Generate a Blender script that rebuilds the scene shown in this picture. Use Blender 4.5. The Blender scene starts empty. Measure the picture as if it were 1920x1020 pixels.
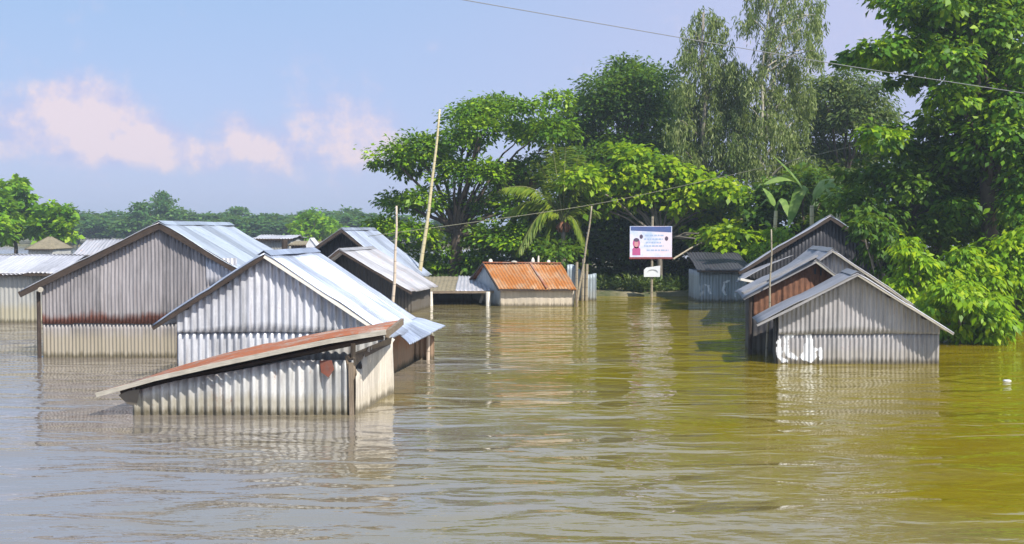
import bpy, math, random, zlib
import numpy as np
from mathutils import Vector, noise as mnoise

SC = bpy.context.scene
COL = SC.collection
rng = np.random.default_rng(7)
random.seed(7)
R = math.radians

# ------------------------------------------------------------------ camera
F = 2059.0                      # focal length in photo pixels (1920 wide)
CAM_H = 3.5
PITCH = math.atan(80.0 / F)     # horizon at photo row 430
cam_d = bpy.data.cameras.new('camera')
cam = bpy.data.objects.new('camera', cam_d)
COL.objects.link(cam)
cam_d.sensor_width = 36.0
cam_d.lens = 36.0 * F / 1920.0
cam_d.clip_start = 0.1
cam_d.clip_end = 6000
cam.location = (0, 0, CAM_H)
cam.rotation_euler = (math.pi / 2 - PITCH, 0, 0)
SC.camera = cam


def P(px, py, Y):
    """The point of the place seen at photo pixel (px, py) at the distance Y in front of the camera."""
    a = (px - 960.0) / F
    u = -(py - 510.0) / F
    dy = math.cos(PITCH) + u * math.sin(PITCH)
    dz = -math.sin(PITCH) + u * math.cos(PITCH)
    k = Y / dy
    return Vector((a * k, Y, CAM_H + dz * k))


def XZ(px, py, Y):
    p = P(px, py, Y)
    return (p.x, p.z)


def mpp(Y):
    return Y / F


# ------------------------------------------------------------------ light
SUN_AZ = 42.0      # degrees to the right of straight behind the camera
SUN_EL = 47.0
az = R(180 - SUN_AZ)
sdir = Vector((math.sin(az) * math.cos(R(SUN_EL)), math.cos(az) * math.cos(R(SUN_EL)), math.sin(R(SUN_EL))))
sl = bpy.data.lights.new('sun', 'SUN')
sl.energy = 5.0
sl.angle = R(0.5)
sl.color = (1.0, 0.95, 0.87)
sun = bpy.data.objects.new('sun', sl)
COL.objects.link(sun)
sun.location = (30, -40, 60)
sun.rotation_euler = sdir.to_track_quat('Z', 'Y').to_euler()

SC.view_settings.view_transform = 'Standard'
SC.view_settings.look = 'None'
SC.view_settings.exposure = 0.4
SC.view_settings.gamma = 1.0
SC.render.engine = 'CYCLES'
SC.cycles.max_bounces = 8
SC.cycles.transparent_max_bounces = 8
SC.cycles.volume_bounces = 0


# node helpers -------------------------------------------------------
class NT:
    def __init__(self, tree):
        self.t = tree
        tree.nodes.clear()

    def n(self, kind, ins=None, **props):
        nd = self.t.nodes.new(kind)
        for k, v in props.items():
            setattr(nd, k, v)
        for k, v in (ins or {}).items():
            self.set(nd, k, v)
        return nd

    def set(self, nd, k, v):
        s = nd.inputs[k]
        if hasattr(v, 'outputs'):
            v = v.outputs[0]
        if isinstance(v, bpy.types.NodeSocket):
            self.t.links.new(v, s)
        else:
            s.default_value = v

    def math(self, op, a, b=0.0, c=None, clamp=False):
        ins = {0: a, 1: b}
        if c is not None:
            ins[2] = c
        return self.n('ShaderNodeMath', ins, operation=op, use_clamp=clamp)

    def mix(self, fac, a, b, blend='MIX'):
        nd = self.n('ShaderNodeMix', data_type='RGBA', blend_type=blend, clamp_factor=True)
        for i, v in ((0, fac), (6, a), (7, b)):
            if isinstance(v, tuple) and len(v) == 3:
                v = (*v, 1.0)
            self.set(nd, i, v)
        return nd.outputs[2]

    def ramp(self, fac, stops, interp='LINEAR'):
        nd = self.n('ShaderNodeValToRGB', {0: fac})
        cr = nd.color_ramp
        cr.interpolation = interp
        while len(cr.elements) < len(stops):
            cr.elements.new(0.5)
        for e, (p, c) in zip(cr.elements, stops):
            e.position = p
            e.color = (*c, 1.0) if len(c) == 3 else c
        return nd.outputs[0]

    def noise(self, vec, scale, detail=4.0, rough=0.55, dist=0.0):
        return self.n('ShaderNodeTexNoise', {'Vector': vec, 'Scale': scale, 'Detail': detail,
                                             'Roughness': rough, 'Distortion': dist})

    def mapping(self, vec, scale=(1, 1, 1), loc=(0, 0, 0), rot=(0, 0, 0)):
        return self.n('ShaderNodeMapping', {'Vector': vec, 'Location': loc, 'Rotation': rot, 'Scale': scale})


def new_mat(name):
    m = bpy.data.materials.new(name)
    m.use_nodes = True
    return m, NT(m.node_tree)


# ------------------------------------------------------------------ sky
world = bpy.data.worlds.new('World')
SC.world = world
world.use_nodes = True
w = NT(world.node_tree)
sky = w.n('ShaderNodeTexSky', sky_type='NISHITA', sun_disc=False, sun_elevation=R(SUN_EL), sun_rotation=az,
          air_density=1.0, dust_density=1.2, ozone_density=1.6, altitude=10)
tc = w.n('ShaderNodeTexCoord')
sep = w.n('ShaderNodeSeparateXYZ', {0: tc.outputs['Generated']})
absy = w.math('MAXIMUM', w.math('ABSOLUTE', sep.outputs[1]), 0.05)
su = w.math('DIVIDE', sep.outputs[0], absy)
sv = w.math('DIVIDE', sep.outputs[2], absy)
cvec = w.n('ShaderNodeCombineXYZ', {0: su, 1: sv, 2: 0.0})
cn1 = w.noise(cvec, 22.0, 7.0, 0.6)
cn2 = w.noise(w.mapping(cvec, (1, 1.6, 1), (3.1, 1.7, 0)), 45.0, 5.0, 0.6)


def pxuv(px, py):
    return ((px - 960) / F, (430 - py) / F)


def blob(px, py, rx, ry, amp):
    u, v = pxuv(px, py)
    a = w.math('MULTIPLY', w.math('SUBTRACT', su, u), F / rx)
    b = w.math('MULTIPLY', w.math('SUBTRACT', sv, v), F / ry)
    q = w.math('ADD', w.math('MULTIPLY', a, a), w.math('MULTIPLY', b, b))
    e = w.math('POWER', 2.71828, w.math('MULTIPLY', q, -1.0))
    return w.math('MULTIPLY', e, amp)


acc = None
for bl in ((60, 215, 125, 60, .74), (165, 205, 75, 72, .85), (235, 245, 85, 60, .72), (300, 275, 75, 38, .60),
           (160, 280, 180, 40, .52), (440, 235, 32, 40, .55), (480, 285, 85, 52, .62), (380, 300, 60, 28, .38),
           (630, 215, 110, 80, .52), (690, 270, 100, 52, .50), (590, 300, 130, 45, .32), (1500, 140, 300, 110, .22),
           (1750, 60, 260, 160, .2)):
    b = blob(*bl)
    acc = b if acc is None else w.math('ADD', acc, b)
dens = w.math('ADD', acc, w.math('ADD', w.math('MULTIPLY', w.math('SUBTRACT', cn1.outputs[0], 0.5), 1.25),
                                 w.math('MULTIPLY', w.math('SUBTRACT', cn2.outputs[0], 0.5), 0.55)))
cmask = w.n('ShaderNodeMapRange', {0: dens, 1: 0.08, 2: 0.85, 3: 0.0, 4: 0.78}, interpolation_type='SMOOTHSTEP')
cn3 = w.noise(w.mapping(cvec, (1, 1, 1), (-0.010, -0.012, 0)), 22.0, 7.0, 0.6)
crel = w.math('MULTIPLY', w.math('SUBTRACT', cn1.outputs[0], cn3.outputs[0]), 2.2)
ccol = w.ramp(w.math('ADD', w.math('MULTIPLY', dens, 0.7), crel), [(0.1, (0.44, 0.45, 0.66)), (0.45, (0.57, 0.52, 0.65)), (0.8, (0.74, 0.60, 0.62))])
# thin high veil that whitens and slightly lavenders the blue
veilc = w.ramp(w.n('ShaderNodeMapRange', {0: sv, 1: 0.0, 2: 0.25, 3: 0.0, 4: 1.0}), [(0.0, (0.42, 0.46, 0.71)), (0.45, (0.36, 0.45, 0.71)), (1.0, (0.29, 0.44, 0.69))])
veil = 0.8
skyc = w.mix(1.0, sky.outputs[0], (0.105, 0.105, 0.105), 'MULTIPLY')
skyc = w.mix(veil, skyc, veilc)
skyc = w.mix(blob(1600, 40, 620, 380, 0.75), skyc, (0.45, 0.46, 0.66))
skyc = w.mix(cmask, skyc, ccol)
bg = w.n('ShaderNodeBackground', {'Color': skyc, 'Strength': 1.0})
out = w.n('ShaderNodeOutputWorld', {'Surface': bg})


# ------------------------------------------------------------------ building helpers
def tag(o, label=None, cat=None, group=None, kind=None):
    if label: o['label'] = label
    if cat: o['category'] = cat
    if group: o['group'] = group
    if kind: o['kind'] = kind
    return o


def thing(name, loc, label, cat, group=None):
    o = bpy.data.objects.new(name, None)
    o.empty_display_size = 0.3
    COL.objects.link(o)
    o.location = loc
    return tag(o, label, cat, group)


class MB:
    """Collects vertices and faces in world coordinates."""

    def __init__(self):
        self.v, self.f, self.uv, self.a = [], [], [], []

    def add(self, vs, fs, uvs=None):
        o = len(self.v)
        self.v += [tuple(q) for q in vs]
        self.uv += list(uvs) if uvs is not None else [(q[0] + q[1], q[2]) for q in vs]
        self.f += [tuple(i + o for i in f) for f in fs]

    def bar(self, p, q, wd, ht, up=(0, 0, 1), jit=0.0):
        """A squared timber from p to q; ends butt square."""
        p, q = Vector(p), Vector(q)
        d = (q - p).normalized()
        s = d.cross(Vector(up))
        if s.length < 1e-4:
            s = d.cross(Vector((1, 0, 0)))
        s.normalize()
        t = s.cross(d).normalized()
        n = max(1, int((q - p).length / 0.9))
        vs, uvs = [], []
        L = (q - p).length
        for i in range(n + 1):
            c = p.lerp(q, i / n)
            if jit and 0 < i < n:
                c = c + Vector((random.uniform(-jit, jit), random.uniform(-jit, jit), random.uniform(-jit, jit)))
            for k, (a, b) in enumerate(((-1, -1), (1, -1), (1, 1), (-1, 1))):
                vs.append(c + s * a * wd / 2 + t * b * ht / 2)
                uvs.append((k * 0.1, L * i / n))
        fs = [(3, 2, 1, 0), tuple(n * 4 + k for k in range(4))]
        for i in range(n):
            for k in range(4):
                a, b = i * 4 + k, i * 4 + (k + 1) % 4
                fs.append((a, b, b + 4, a + 4))
        self.add(vs, fs, uvs)

    def tube(self, pts, rad, sides=8):
        pts = [Vector(p) for p in pts]
        n = len(pts)
        if not hasattr(rad, '__len__'):
            rad = [rad] * n
        vs, uvs, fs = [], [], []
        L = 0
        for i, p in enumerate(pts):
            if i: L += (p - pts[i - 1]).length
            d = (pts[min(i + 1, n - 1)] - pts[max(i - 1, 0)]).normalized()
            s = d.cross(Vector((0.13, 1, 0.07))).normalized()
            if s.length < 0.5:
                s = d.cross(Vector((1, 0, 0))).normalized()
            t = d.cross(s)
            for k in range(sides):
                a = 2 * math.pi * k / sides
                vs.append(p + (s * math.cos(a) + t * math.sin(a)) * rad[i])
                uvs.append((k / sides * 0.3, L))
        for i in range(n - 1):
            for k in range(sides):
                a, b = i * sides + k, i * sides + (k + 1) % sides
                fs.append((a, b, b + sides, a + sides))
        fs.append(tuple(range(sides - 1, -1, -1)))
        fs.append(tuple((n - 1) * sides + k for k in range(sides)))
        self.add(vs, fs, uvs)

    def box(self, lo, hi):
        (x0, y0, z0), (x1, y1, z1) = lo, hi
        vs = [(x0, y0, z0), (x1, y0, z0), (x1, y1, z0), (x0, y1, z0), (x0, y0, z1), (x1, y0, z1), (x1, y1, z1), (x0, y1, z1)]
        self.add(vs, [(0, 3, 2, 1), (4, 5, 6, 7), (0, 1, 5, 4), (1, 2, 6, 5), (2, 3, 7, 6), (3, 0, 4, 7)])

    def build(self, name, mat, parent=None, smooth=False, solid=0.0, bevel=0.0):
        o0 = Vector(parent['_w']) if parent is not None and '_w' in parent else (Vector(parent.location) if parent is not None else Vector())
        me = bpy.data.meshes.new(name)
        me.from_pydata([tuple(Vector(v) - o0) for v in self.v], [], self.f)
        ul = me.uv_layers.new(name='UVMap')
        li = np.empty(len(me.loops), dtype=np.int32)
        me.loops.foreach_get('vertex_index', li)
        ul.data.foreach_set('uv', np.array(self.uv, dtype=np.float32)[li].ravel())
        if smooth:
            me.polygons.foreach_set('use_smooth', [True] * len(me.polygons))
        me.materials.append(mat)
        me.update()
        o = bpy.data.objects.new(name, me)
        COL.objects.link(o)
        if parent is not None:
            o.parent = parent
        if solid:
            md = o.modifiers.new('thickness', 'SOLIDIFY')
            md.thickness = solid
            md.offset = -1.0
        if bevel:
            md = o.modifiers.new('soft_edge', 'BEVEL')
            md.width = bevel
            md.segments = 2
            md.limit_method = 'ANGLE'
        return o


def cdisp(s, z, pitch, amp, seed, warp=0.034):
    """Outward bulge of a corrugated sheet at wall coordinates (s, z)."""
    c = math.sin(2 * math.pi * s / pitch)
    c = math.copysign(abs(c) ** 0.8, c)
    sh = math.floor(s / 0.82)
    k = mnoise.noise(Vector((s * 0.9, z * 0.9, seed))) * warp + mnoise.noise(Vector((sh * 7.3, z * 0.4, seed + 5))) * warp * 0.5
    return amp * c + k + (0.014 if int(sh) % 2 else 0.0)


def corr_wall(mb, p0, p1, top, zb, pitch, amp, seed=0.0, rows=7, lift=0.0, s0=0.0, jag=0.0, kinks=()):
    """Upright corrugated sheet from p0 to p1 (x, y); top and zb give heights at a distance s along it."""
    p0, p1 = Vector(p0), Vector(p1)
    L = (p1 - p0).length
    d = (p1 - p0) / L
    nrm = Vector((d.y, -d.x))
    n = max(4, int(L / (pitch / 8)))
    ss = sorted(set([L * i / n for i in range(n + 1)] + [k for k in kinks if 0 < k < L]))
    vs, uvs, fs = [], [], []
    for s in ss:
        zt = top(s)
        z0 = zb(s) if callable(zb) else zb
        if jag:
            sh = math.floor((s + s0) / 0.82)
            z0 += mnoise.noise(Vector((sh * 3.7, seed, 1.5))) * jag + mnoise.noise(Vector((s * 5, seed, 0.3))) * jag * 0.3
        if zt < z0 + 0.01: zt = z0 + 0.01
        for r in range(rows + 1):
            z = z0 + (zt - z0) * r / rows
            q = p0 + d * s + nrm * (cdisp(s + s0, z, pitch, amp, seed) + lift)
            vs.append((q.x, q.y, z))
            uvs.append((s + s0, z))
    m = rows + 1
    for i in range(len(ss) - 1):
        for r in range(rows):
            a = i * m + r
            fs.append((a, a + m, a + m + 1, a + 1))
    mb.add(vs, fs, uvs)


def corr_roof(mb, r0, r1, e0, e1, pitch, amp, seed=0.0, rows=12, sag=0.045, courses=2, ragged=0.10, bulge=0.0):
    """Corrugated slope: ridge from r0 to r1, eave from e0 to e1; flutes run down the slope."""
    r0, r1, e0, e1 = map(Vector, (r0, r1, e0, e1))
    nrm = (r1 - r0).cross(e0 - r0).normalized()
    if nrm.z < 0: nrm.negate()
    Lu = (r1 - r0).length
    Lv = (e0 - r0).length
    n = max(6, int(Lu / (pitch / 8)))
    vs, uvs, fs = [], [], []
    for i in range(n + 1):
        u = i / n
        s = u * Lu
        sh = math.floor(s / 0.82)
        rag = ragged * mnoise.noise(Vector((sh * 3.1, seed, 7.7)))
        for r in range(rows + 1):
            v = r / rows
            q = r0.lerp(r1, u).lerp(e0.lerp(e1, u), v * (1 + rag / Lv))
            cc = v * courses
            step = 0.022 * (cc - math.floor(cc - 1e-6)) if courses > 1 else 0
            k = amp * math.sin(2 * math.pi * s / pitch) - step + bulge * math.sin(math.pi * v)
            k += sag * mnoise.noise(Vector((s * 0.7, v * Lv * 0.7, seed))) + 0.028 * mnoise.noise(Vector((sh * 5.1, v * 2, seed + 3)))
            vs.append(q + nrm * k)
            uvs.append((s, v * Lv))
    m = rows + 1
    flip = (r1 - r0).cross(e0 - r0).z < 0
    for i in range(n):
        for r in range(rows):
            a = i * m + r
            f = (a, a + 1, a + m + 1, a + m)
            fs.append(f if not flip else f)
    mb.add(vs, fs, uvs)
    return nrm


# ------------------------------------------------------------------ materials
def tin(name, base, rust=0.0, rustcol=(0.17, 0.055, 0.022), mud=0.0, metallic=0.35, rough=0.45, var=0.25, streak=0.3,
        mudcol=(0.27, 0.22, 0.14), mudz=0.7, band=None):
    m, t = new_mat(name)
    uv = t.n('ShaderNodeTexCoord').outputs['UV']
    geo = t.n('ShaderNodeNewGeometry')
    pos = geo.outputs['Position']
    suv = t.n('ShaderNodeSeparateXYZ', {0: uv})
    sid = t.math('FLOOR', t.math('DIVIDE', suv.outputs[0], 0.82))
    wn = t.n('ShaderNodeTexWhiteNoise', {'W': sid}, noise_dimensions='1D')
    stn = t.noise(t.mapping(uv, (5.0, 0.5, 1)), 2.0, 5, 0.6)
    stc = t.n('ShaderNodeMapRange', {0: stn.outputs[0], 1: 0.32, 2: 0.68, 3: 0.0, 4: 1.0})
    big = t.noise(pos, 1.3, 5, 0.6)
    runs = t.noise(t.mapping(uv, (3.2, 0.22, 1), (11, 5, 0)), 2.0, 6, 0.7)
    blot = t.noise(pos, 0.55, 3, 0.5)
    fine = t.noise(pos, 14.0, 4, 0.6)
    k = t.math('ADD', 1.0 - var / 2 - streak / 2, t.math('MULTIPLY', wn.outputs[0], var))
    k = t.math('ADD', k, t.math('MULTIPLY', stc.outputs[0], streak))
    k = t.math('ADD', k, t.math('MULTIPLY', t.math('SUBTRACT', blot.outputs[0], 0.5), 0.5))
    k = t.math('ADD', k, t.math('MULTIPLY', t.math('SUBTRACT', fine.outputs[0], 0.5), 0.25))
    col = t.mix(1.0, base, t.n('ShaderNodeCombineXYZ', {0: k, 1: k, 2: k}), 'MULTIPLY')
    met, rg = metallic, rough
    if rust > 0:
        rr = t.n('ShaderNodeMapRange', {0: runs.outputs[0], 1: 0.60 - rust * 0.12, 2: 0.74, 3: 0.0, 4: 0.55})
        col = t.mix(rr, col, tuple(0.5 * a + 0.5 * b * 0.5 for a, b in zip(rustcol, base)))
    if rust > 0:
        a = t.math('ADD', t.math('MULTIPLY', big.outputs[0], 0.6), t.math('MULTIPLY', stn.outputs[0], 0.4))
        a = t.math('ADD', a, t.math('MULTIPLY', t.math('SUBTRACT', fine.outputs[0], 0.5), 0.3))
        lo = 0.74 - rust * 0.55
        rf = t.n('ShaderNodeMapRange', {0: a, 1: lo, 2: lo + 0.16, 3: 0.0, 4: 0.95})
        rc = t.mix(fine, tuple(c * 0.55 for c in rustcol), tuple(min(1, c * 1.6) for c in rustcol))
        col = t.mix(rf, col, rc)
        met = t.math('MULTIPLY', t.math('SUBTRACT', 1.0, rf), metallic)
        rg = t.math('ADD', rough, t.math('MULTIPLY', rf, 0.3))
    if band:
        zb_ = t.n('ShaderNodeSeparateXYZ', {0: pos}).outputs[2]
        ln = t.math('MULTIPLY', t.noise(t.mapping(uv, (7.0, 0.3, 1), (3, 1, 0)), 1.0, 5, 0.7).outputs[0], band[1])
        ln = t.math('ADD', ln, t.math('MULTIPLY', t.math('SUBTRACT', big.outputs[0], 0.5), band[1] * 0.9))
        bf = t.n('ShaderNodeMapRange', {0: t.math('SUBTRACT', zb_, ln), 1: band[0] + 0.06, 2: band[0] - 0.12, 3: 0.0, 4: 0.95})
        bc = t.mix(fine, (0.07, 0.022, 0.015), (0.23, 0.075, 0.045))
        col = t.mix(bf, col, bc)
    if mud > 0:
        z = t.n('ShaderNodeSeparateXYZ', {0: pos}).outputs[2]
        zz = t.math('ADD', z, t.math('MULTIPLY', t.math('SUBTRACT', stn.outputs[0], 0.5), 0.35))
        mf = t.n('ShaderNodeMapRange', {0: zz, 1: mudz, 2: mudz * 0.6, 3: 0.0, 4: mud})
        col = t.mix(mf, col, mudcol)
        # wet line just above the water
        wf = t.n('ShaderNodeMapRange', {0: zz, 1: 0.17, 2: 0.05, 3: 0.0, 4: 0.8})
        col = t.mix(wf, col, (0.07, 0.055, 0.025))
        met = t.math('MULTIPLY', met, t.math('SUBTRACT', 1.0, mf))
    bs = t.n('ShaderNodeBsdfPrincipled', {'Base Color': col, 'Metallic': met, 'Roughness': rg})
    bp = t.n('ShaderNodeBump', {'Strength': 0.25, 'Distance': 0.01, 'Height': fine})
    t.set(bs, 'Normal', bp)
    t.n('ShaderNodeOutputMaterial', {'Surface': bs})
    return m


def wood(name, a, b, scale=1.0, rough=0.8):
    m, t = new_mat(name)
    uv = t.n('ShaderNodeTexCoord').outputs['UV']
    g = t.noise(t.mapping(uv, (14 * scale, 1.2 * scale, 1)), 3.0, 5, 0.65)
    pos = t.n('ShaderNodeNewGeometry').outputs['Position']
    h = t.noise(pos, 3.5, 4, 0.6)
    f = t.math('ADD', t.math('MULTIPLY', g.outputs[0], 0.7), t.math('MULTIPLY', h.outputs[0], 0.45))
    col = t.ramp(f, [(0.35, a), (0.75, b)])
    bs = t.n('ShaderNodeBsdfPrincipled', {'Base Color': col, 'Roughness': rough})
    bp = t.n('ShaderNodeBump', {'Strength': 0.4, 'Distance': 0.01, 'Height': g})
    t.set(bs, 'Normal', bp)
    t.n('ShaderNodeOutputMaterial', {'Surface': bs})
    return m


def bamboo_mat(name, a, b):
    m, t = new_mat(name)
    uv = t.n('ShaderNodeTexCoord').outputs['UV']
    v = t.n('ShaderNodeSeparateXYZ', {0: uv}).outputs[1]
    ring = t.math('FRACT', t.math('DIVIDE', v, 0.42))
    rf = t.n('ShaderNodeMapRange', {0: t.math('ABSOLUTE', t.math('SUBTRACT', ring, 0.5)), 1: 0.44, 2: 0.49, 3: 0.0, 4: 0.7})
    h = t.noise(t.n('ShaderNodeNewGeometry').outputs['Position'], 2.2, 5, 0.6)
    col = t.mix(h, a, b)
    col = t.mix(rf, col, tuple(c * 0.35 for c in a))
    bs = t.n('ShaderNodeBsdfPrincipled', {'Base Color': col, 'Roughness': 0.55})
    t.n('ShaderNodeOutputMaterial', {'Surface': bs})
    return m


def plain(name, col, rough=0.7, spread=0.25, scale=6.0, metallic=0.0):
    m, t = new_mat(name)
    h = t.noise(t.n('ShaderNodeNewGeometry').outputs['Position'], scale, 5, 0.6)
    c = t.mix(h, tuple(x * (1 - spread) for x in col), tuple(min(1, x * (1 + spread)) for x in col))
    bs = t.n('ShaderNodeBsdfPrincipled', {'Base Color': c, 'Roughness': rough, 'Metallic': metallic})
    t.n('ShaderNodeOutputMaterial', {'Surface': bs})
    return m


def leaf_mat(name, cols, trans=0.35, rough=0.5, gain=1.0):
    m, t = new_mat(name)
    at = t.n('ShaderNodeAttribute', attribute_name='tint', attribute_type='GEOMETRY')
    n = len(cols)
    col = t.ramp(at.outputs['Fac'], [(i / (n - 1), tuple(min(1, x * gain) for x in c)) for i, c in enumerate(cols)])
    bs = t.n('ShaderNodeBsdfPrincipled', {'Base Color': col, 'Roughness': rough, 'Specular IOR Level': 0.35})
    tr = t.n('ShaderNodeBsdfTranslucent', {'Color': t.mix(0.5, col, (0.30, 0.42, 0.02))})
    mx = t.n('ShaderNodeMixShader', {0: trans, 1: bs, 2: tr})
    t.n('ShaderNodeOutputMaterial', {'Surface': mx})
    return m


M = {}
M['tin_a'] = tin('old_grey_tin', (0.29, 0.265, 0.25), 0.22, mud=0.75, mudz=0.82, metallic=0.12, rough=0.5, var=0.35, streak=0.5, mudcol=(0.33, 0.285, 0.20))
M['tin_a_up'] = tin('old_grey_tin_rust_edged', (0.255, 0.235, 0.235), 0.2, metallic=0.12, rough=0.5, var=0.4, streak=0.6, band=(P(300, 606, 29.85).z, 0.46))
M['tin_b'] = tin('bright_tin', (0.52, 0.52, 0.545), 0.24, mud=0.3, mudz=0.5, metallic=0.2, rough=0.42, var=0.34, streak=0.55)
M['tin_near'] = tin('worn_tin', (0.46, 0.455, 0.44), 0.36, mud=0.6, mudz=0.45, metallic=0.15, rough=0.5, var=0.34, streak=0.55, mudcol=(0.27, 0.235, 0.15))
M['tin_pale'] = tin('pale_side_tin', (0.50, 0.45, 0.38), 0.12, mud=0.4, mudz=0.4, metallic=0.05, rough=0.6, var=0.2, streak=0.4, mudcol=(0.42, 0.36, 0.25))
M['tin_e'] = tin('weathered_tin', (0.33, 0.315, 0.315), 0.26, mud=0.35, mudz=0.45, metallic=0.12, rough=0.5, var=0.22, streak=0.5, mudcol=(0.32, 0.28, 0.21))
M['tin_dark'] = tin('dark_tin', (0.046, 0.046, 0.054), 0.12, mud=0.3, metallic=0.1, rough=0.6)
M['tin_box'] = tin('blue_grey_tin', (0.30, 0.34, 0.37), 0.12, mud=0.3, mudz=0.4, metallic=0.15, rough=0.5, streak=0.4)
M['tin_brown'] = tin('brown_tin', (0.27, 0.15, 0.09), 0.5, rustcol=(0.24, 0.09, 0.03), mud=0.4, metallic=0.1, rough=0.6)
M['roof_bright'] = tin('bright_roof_tin', (0.38, 0.42, 0.51), 0.14, metallic=0.4, rough=0.4, var=0.42, streak=0.55)
M['roof_a'] = tin('patched_roof_tin', (0.42, 0.46, 0.52), 0.2, rustcol=(0.34, 0.22, 0.13), metallic=0.4, rough=0.4, var=0.5, streak=0.3)
M['roof_worn'] = tin('worn_roof_tin', (0.44, 0.43, 0.45), 0.32, rustcol=(0.30, 0.16, 0.11), metallic=0.3, rough=0.45, var=0.35, streak=0.4)
M['roof_grey'] = tin('grey_roof_tin', (0.25, 0.25, 0.27), 0.15, metallic=0.25, rough=0.5, var=0.2, streak=0.4)
M['roof_rust'] = tin('rusty_roof_tin', (0.36, 0.29, 0.24), 0.70, rustcol=(0.27, 0.080, 0.030), metallic=0.1, rough=0.65, var=0.3, streak=0.3)
M['roof_orange'] = tin('orange_rusted_tin', (0.44, 0.27, 0.15), 0.64, rustcol=(0.34, 0.115, 0.018), metallic=0.0, rough=0.75, var=0.3, streak=0.3)
M['roof_pale'] = tin('pale_roof_tin', (0.48, 0.47, 0.50), 0.15, rustcol=(0.36, 0.26, 0.18), metallic=0.25, rough=0.45)
M['roof_faded'] = tin('faded_red_tin', (0.30, 0.17, 0.15), 0.3, metallic=0.0, rough=0.7)
M['rust_strip'] = tin('rust_stained_tin', (0.25, 0.12, 0.09), 0.8, rustcol=(0.17, 0.05, 0.03), metallic=0.0, rough=0.8)
M['wood_dark'] = wood('dark_timber', (0.018, 0.012, 0.009), (0.075, 0.05, 0.036))
M['wood_mid'] = wood('weathered_timber', (0.10, 0.07, 0.045), (0.26, 0.20, 0.14))
M['wood_pale'] = wood('pale_timber', (0.24, 0.21, 0.17), (0.50, 0.46, 0.38))
M['wood_white'] = wood('whitened_timber', (0.66, 0.60, 0.52), (0.82, 0.77, 0.68))
M['wood_grey'] = wood('grey_timber', (0.16, 0.155, 0.16), (0.36, 0.345, 0.34))
M['wood_red'] = wood('red_brown_planks', (0.07, 0.03, 0.02), (0.27, 0.12, 0.06))
M['bamboo'] = bamboo_mat('dry_bamboo', (0.48, 0.40, 0.22), (0.66, 0.57, 0.34))
M['bamboo_grey'] = bamboo_mat('grey_bamboo', (0.24, 0.20, 0.14), (0.40, 0.34, 0.24))
M['bamboo_pink'] = bamboo_mat('weathered_bamboo', (0.50, 0.40, 0.30), (0.64, 0.53, 0.42))
M['white_paint'] = plain('white_paint', (0.66, 0.66, 0.67), 0.6, 0.25)
M['white_tin'] = plain('white_painted_tin', (0.72, 0.73, 0.74), 0.5, 0.12)
M['thatch'] = wood('thatch', (0.12, 0.10, 0.06), (0.30, 0.25, 0.16), 2.0)
M['bark'] = wood('bark', (0.035, 0.025, 0.018), (0.13, 0.095, 0.07), 0.5)
M['bark_pale'] = wood('pale_bark', (0.28, 0.25, 0.19), (0.50, 0.45, 0.36), 0.5)
M['bark_grey'] = wood('grey_bark', (0.10, 0.085, 0.065), (0.28, 0.24, 0.19), 0.5)
M['wire'] = plain('grey_wire', (0.20, 0.20, 0.21), 0.5, 0.1)
M['rope'] = plain('pale_rope', (0.24, 0.23, 0.15), 0.8, 0.1)
M['lf_rain'] = leaf_mat('rain_tree_leaves', [(0.022, 0.07, 0.006), (0.12, 0.26, 0.006), (0.34, 0.50, 0.010)], trans=0.3)
M['lf_dark'] = leaf_mat('dark_leaves', [(0.018, 0.052, 0.006), (0.06, 0.145, 0.008), (0.17, 0.28, 0.012)])
M['lf_cas'] = leaf_mat('casuarina_leaves', [(0.10, 0.15, 0.035), (0.22, 0.28, 0.075), (0.38, 0.42, 0.17)], trans=0.4)
M['lf_mango'] = leaf_mat('mango_leaves', [(0.03, 0.06, 0.015), (0.085, 0.14, 0.025), (0.22, 0.26, 0.06)])
M['lf_bright'] = leaf_mat('yellow_green_leaves', [(0.07, 0.18, 0.005), (0.25, 0.42, 0.005), (0.50, 0.60, 0.008)], trans=0.45)
M['lf_teak'] = leaf_mat('broad_leaves', [(0.016, 0.056, 0.006), (0.085, 0.22, 0.006), (0.34, 0.50, 0.012)], trans=0.35)
M['lf_shrub'] = leaf_mat('shrub_leaves', [(0.07, 0.18, 0.005), (0.23, 0.42, 0.006), (0.46, 0.58, 0.010)], trans=0.45)
M['lf_left'] = leaf_mat('sunny_leaves', [(0.05, 0.15, 0.005), (0.16, 0.35, 0.006), (0.34, 0.50, 0.010)])
M['lf_far'] = leaf_mat('far_leaves', [(0.02, 0.075, 0.02), (0.06, 0.16, 0.03), (0.14, 0.26, 0.04)])
M['lf_palm'] = leaf_mat('palm_leaves', [(0.06, 0.11, 0.010), (0.15, 0.23, 0.015), (0.32, 0.36, 0.03)], trans=0.35)
M['lf_banana'] = leaf_mat('banana_leaves', [(0.12, 0.24, 0.04), (0.26, 0.40, 0.09), (0.42, 0.52, 0.20)], trans=0.45)
M['lf_under'] = leaf_mat('understory_leaves', [(0.016, 0.045, 0.006), (0.05, 0.12, 0.010), (0.14, 0.25, 0.014)])

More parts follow.
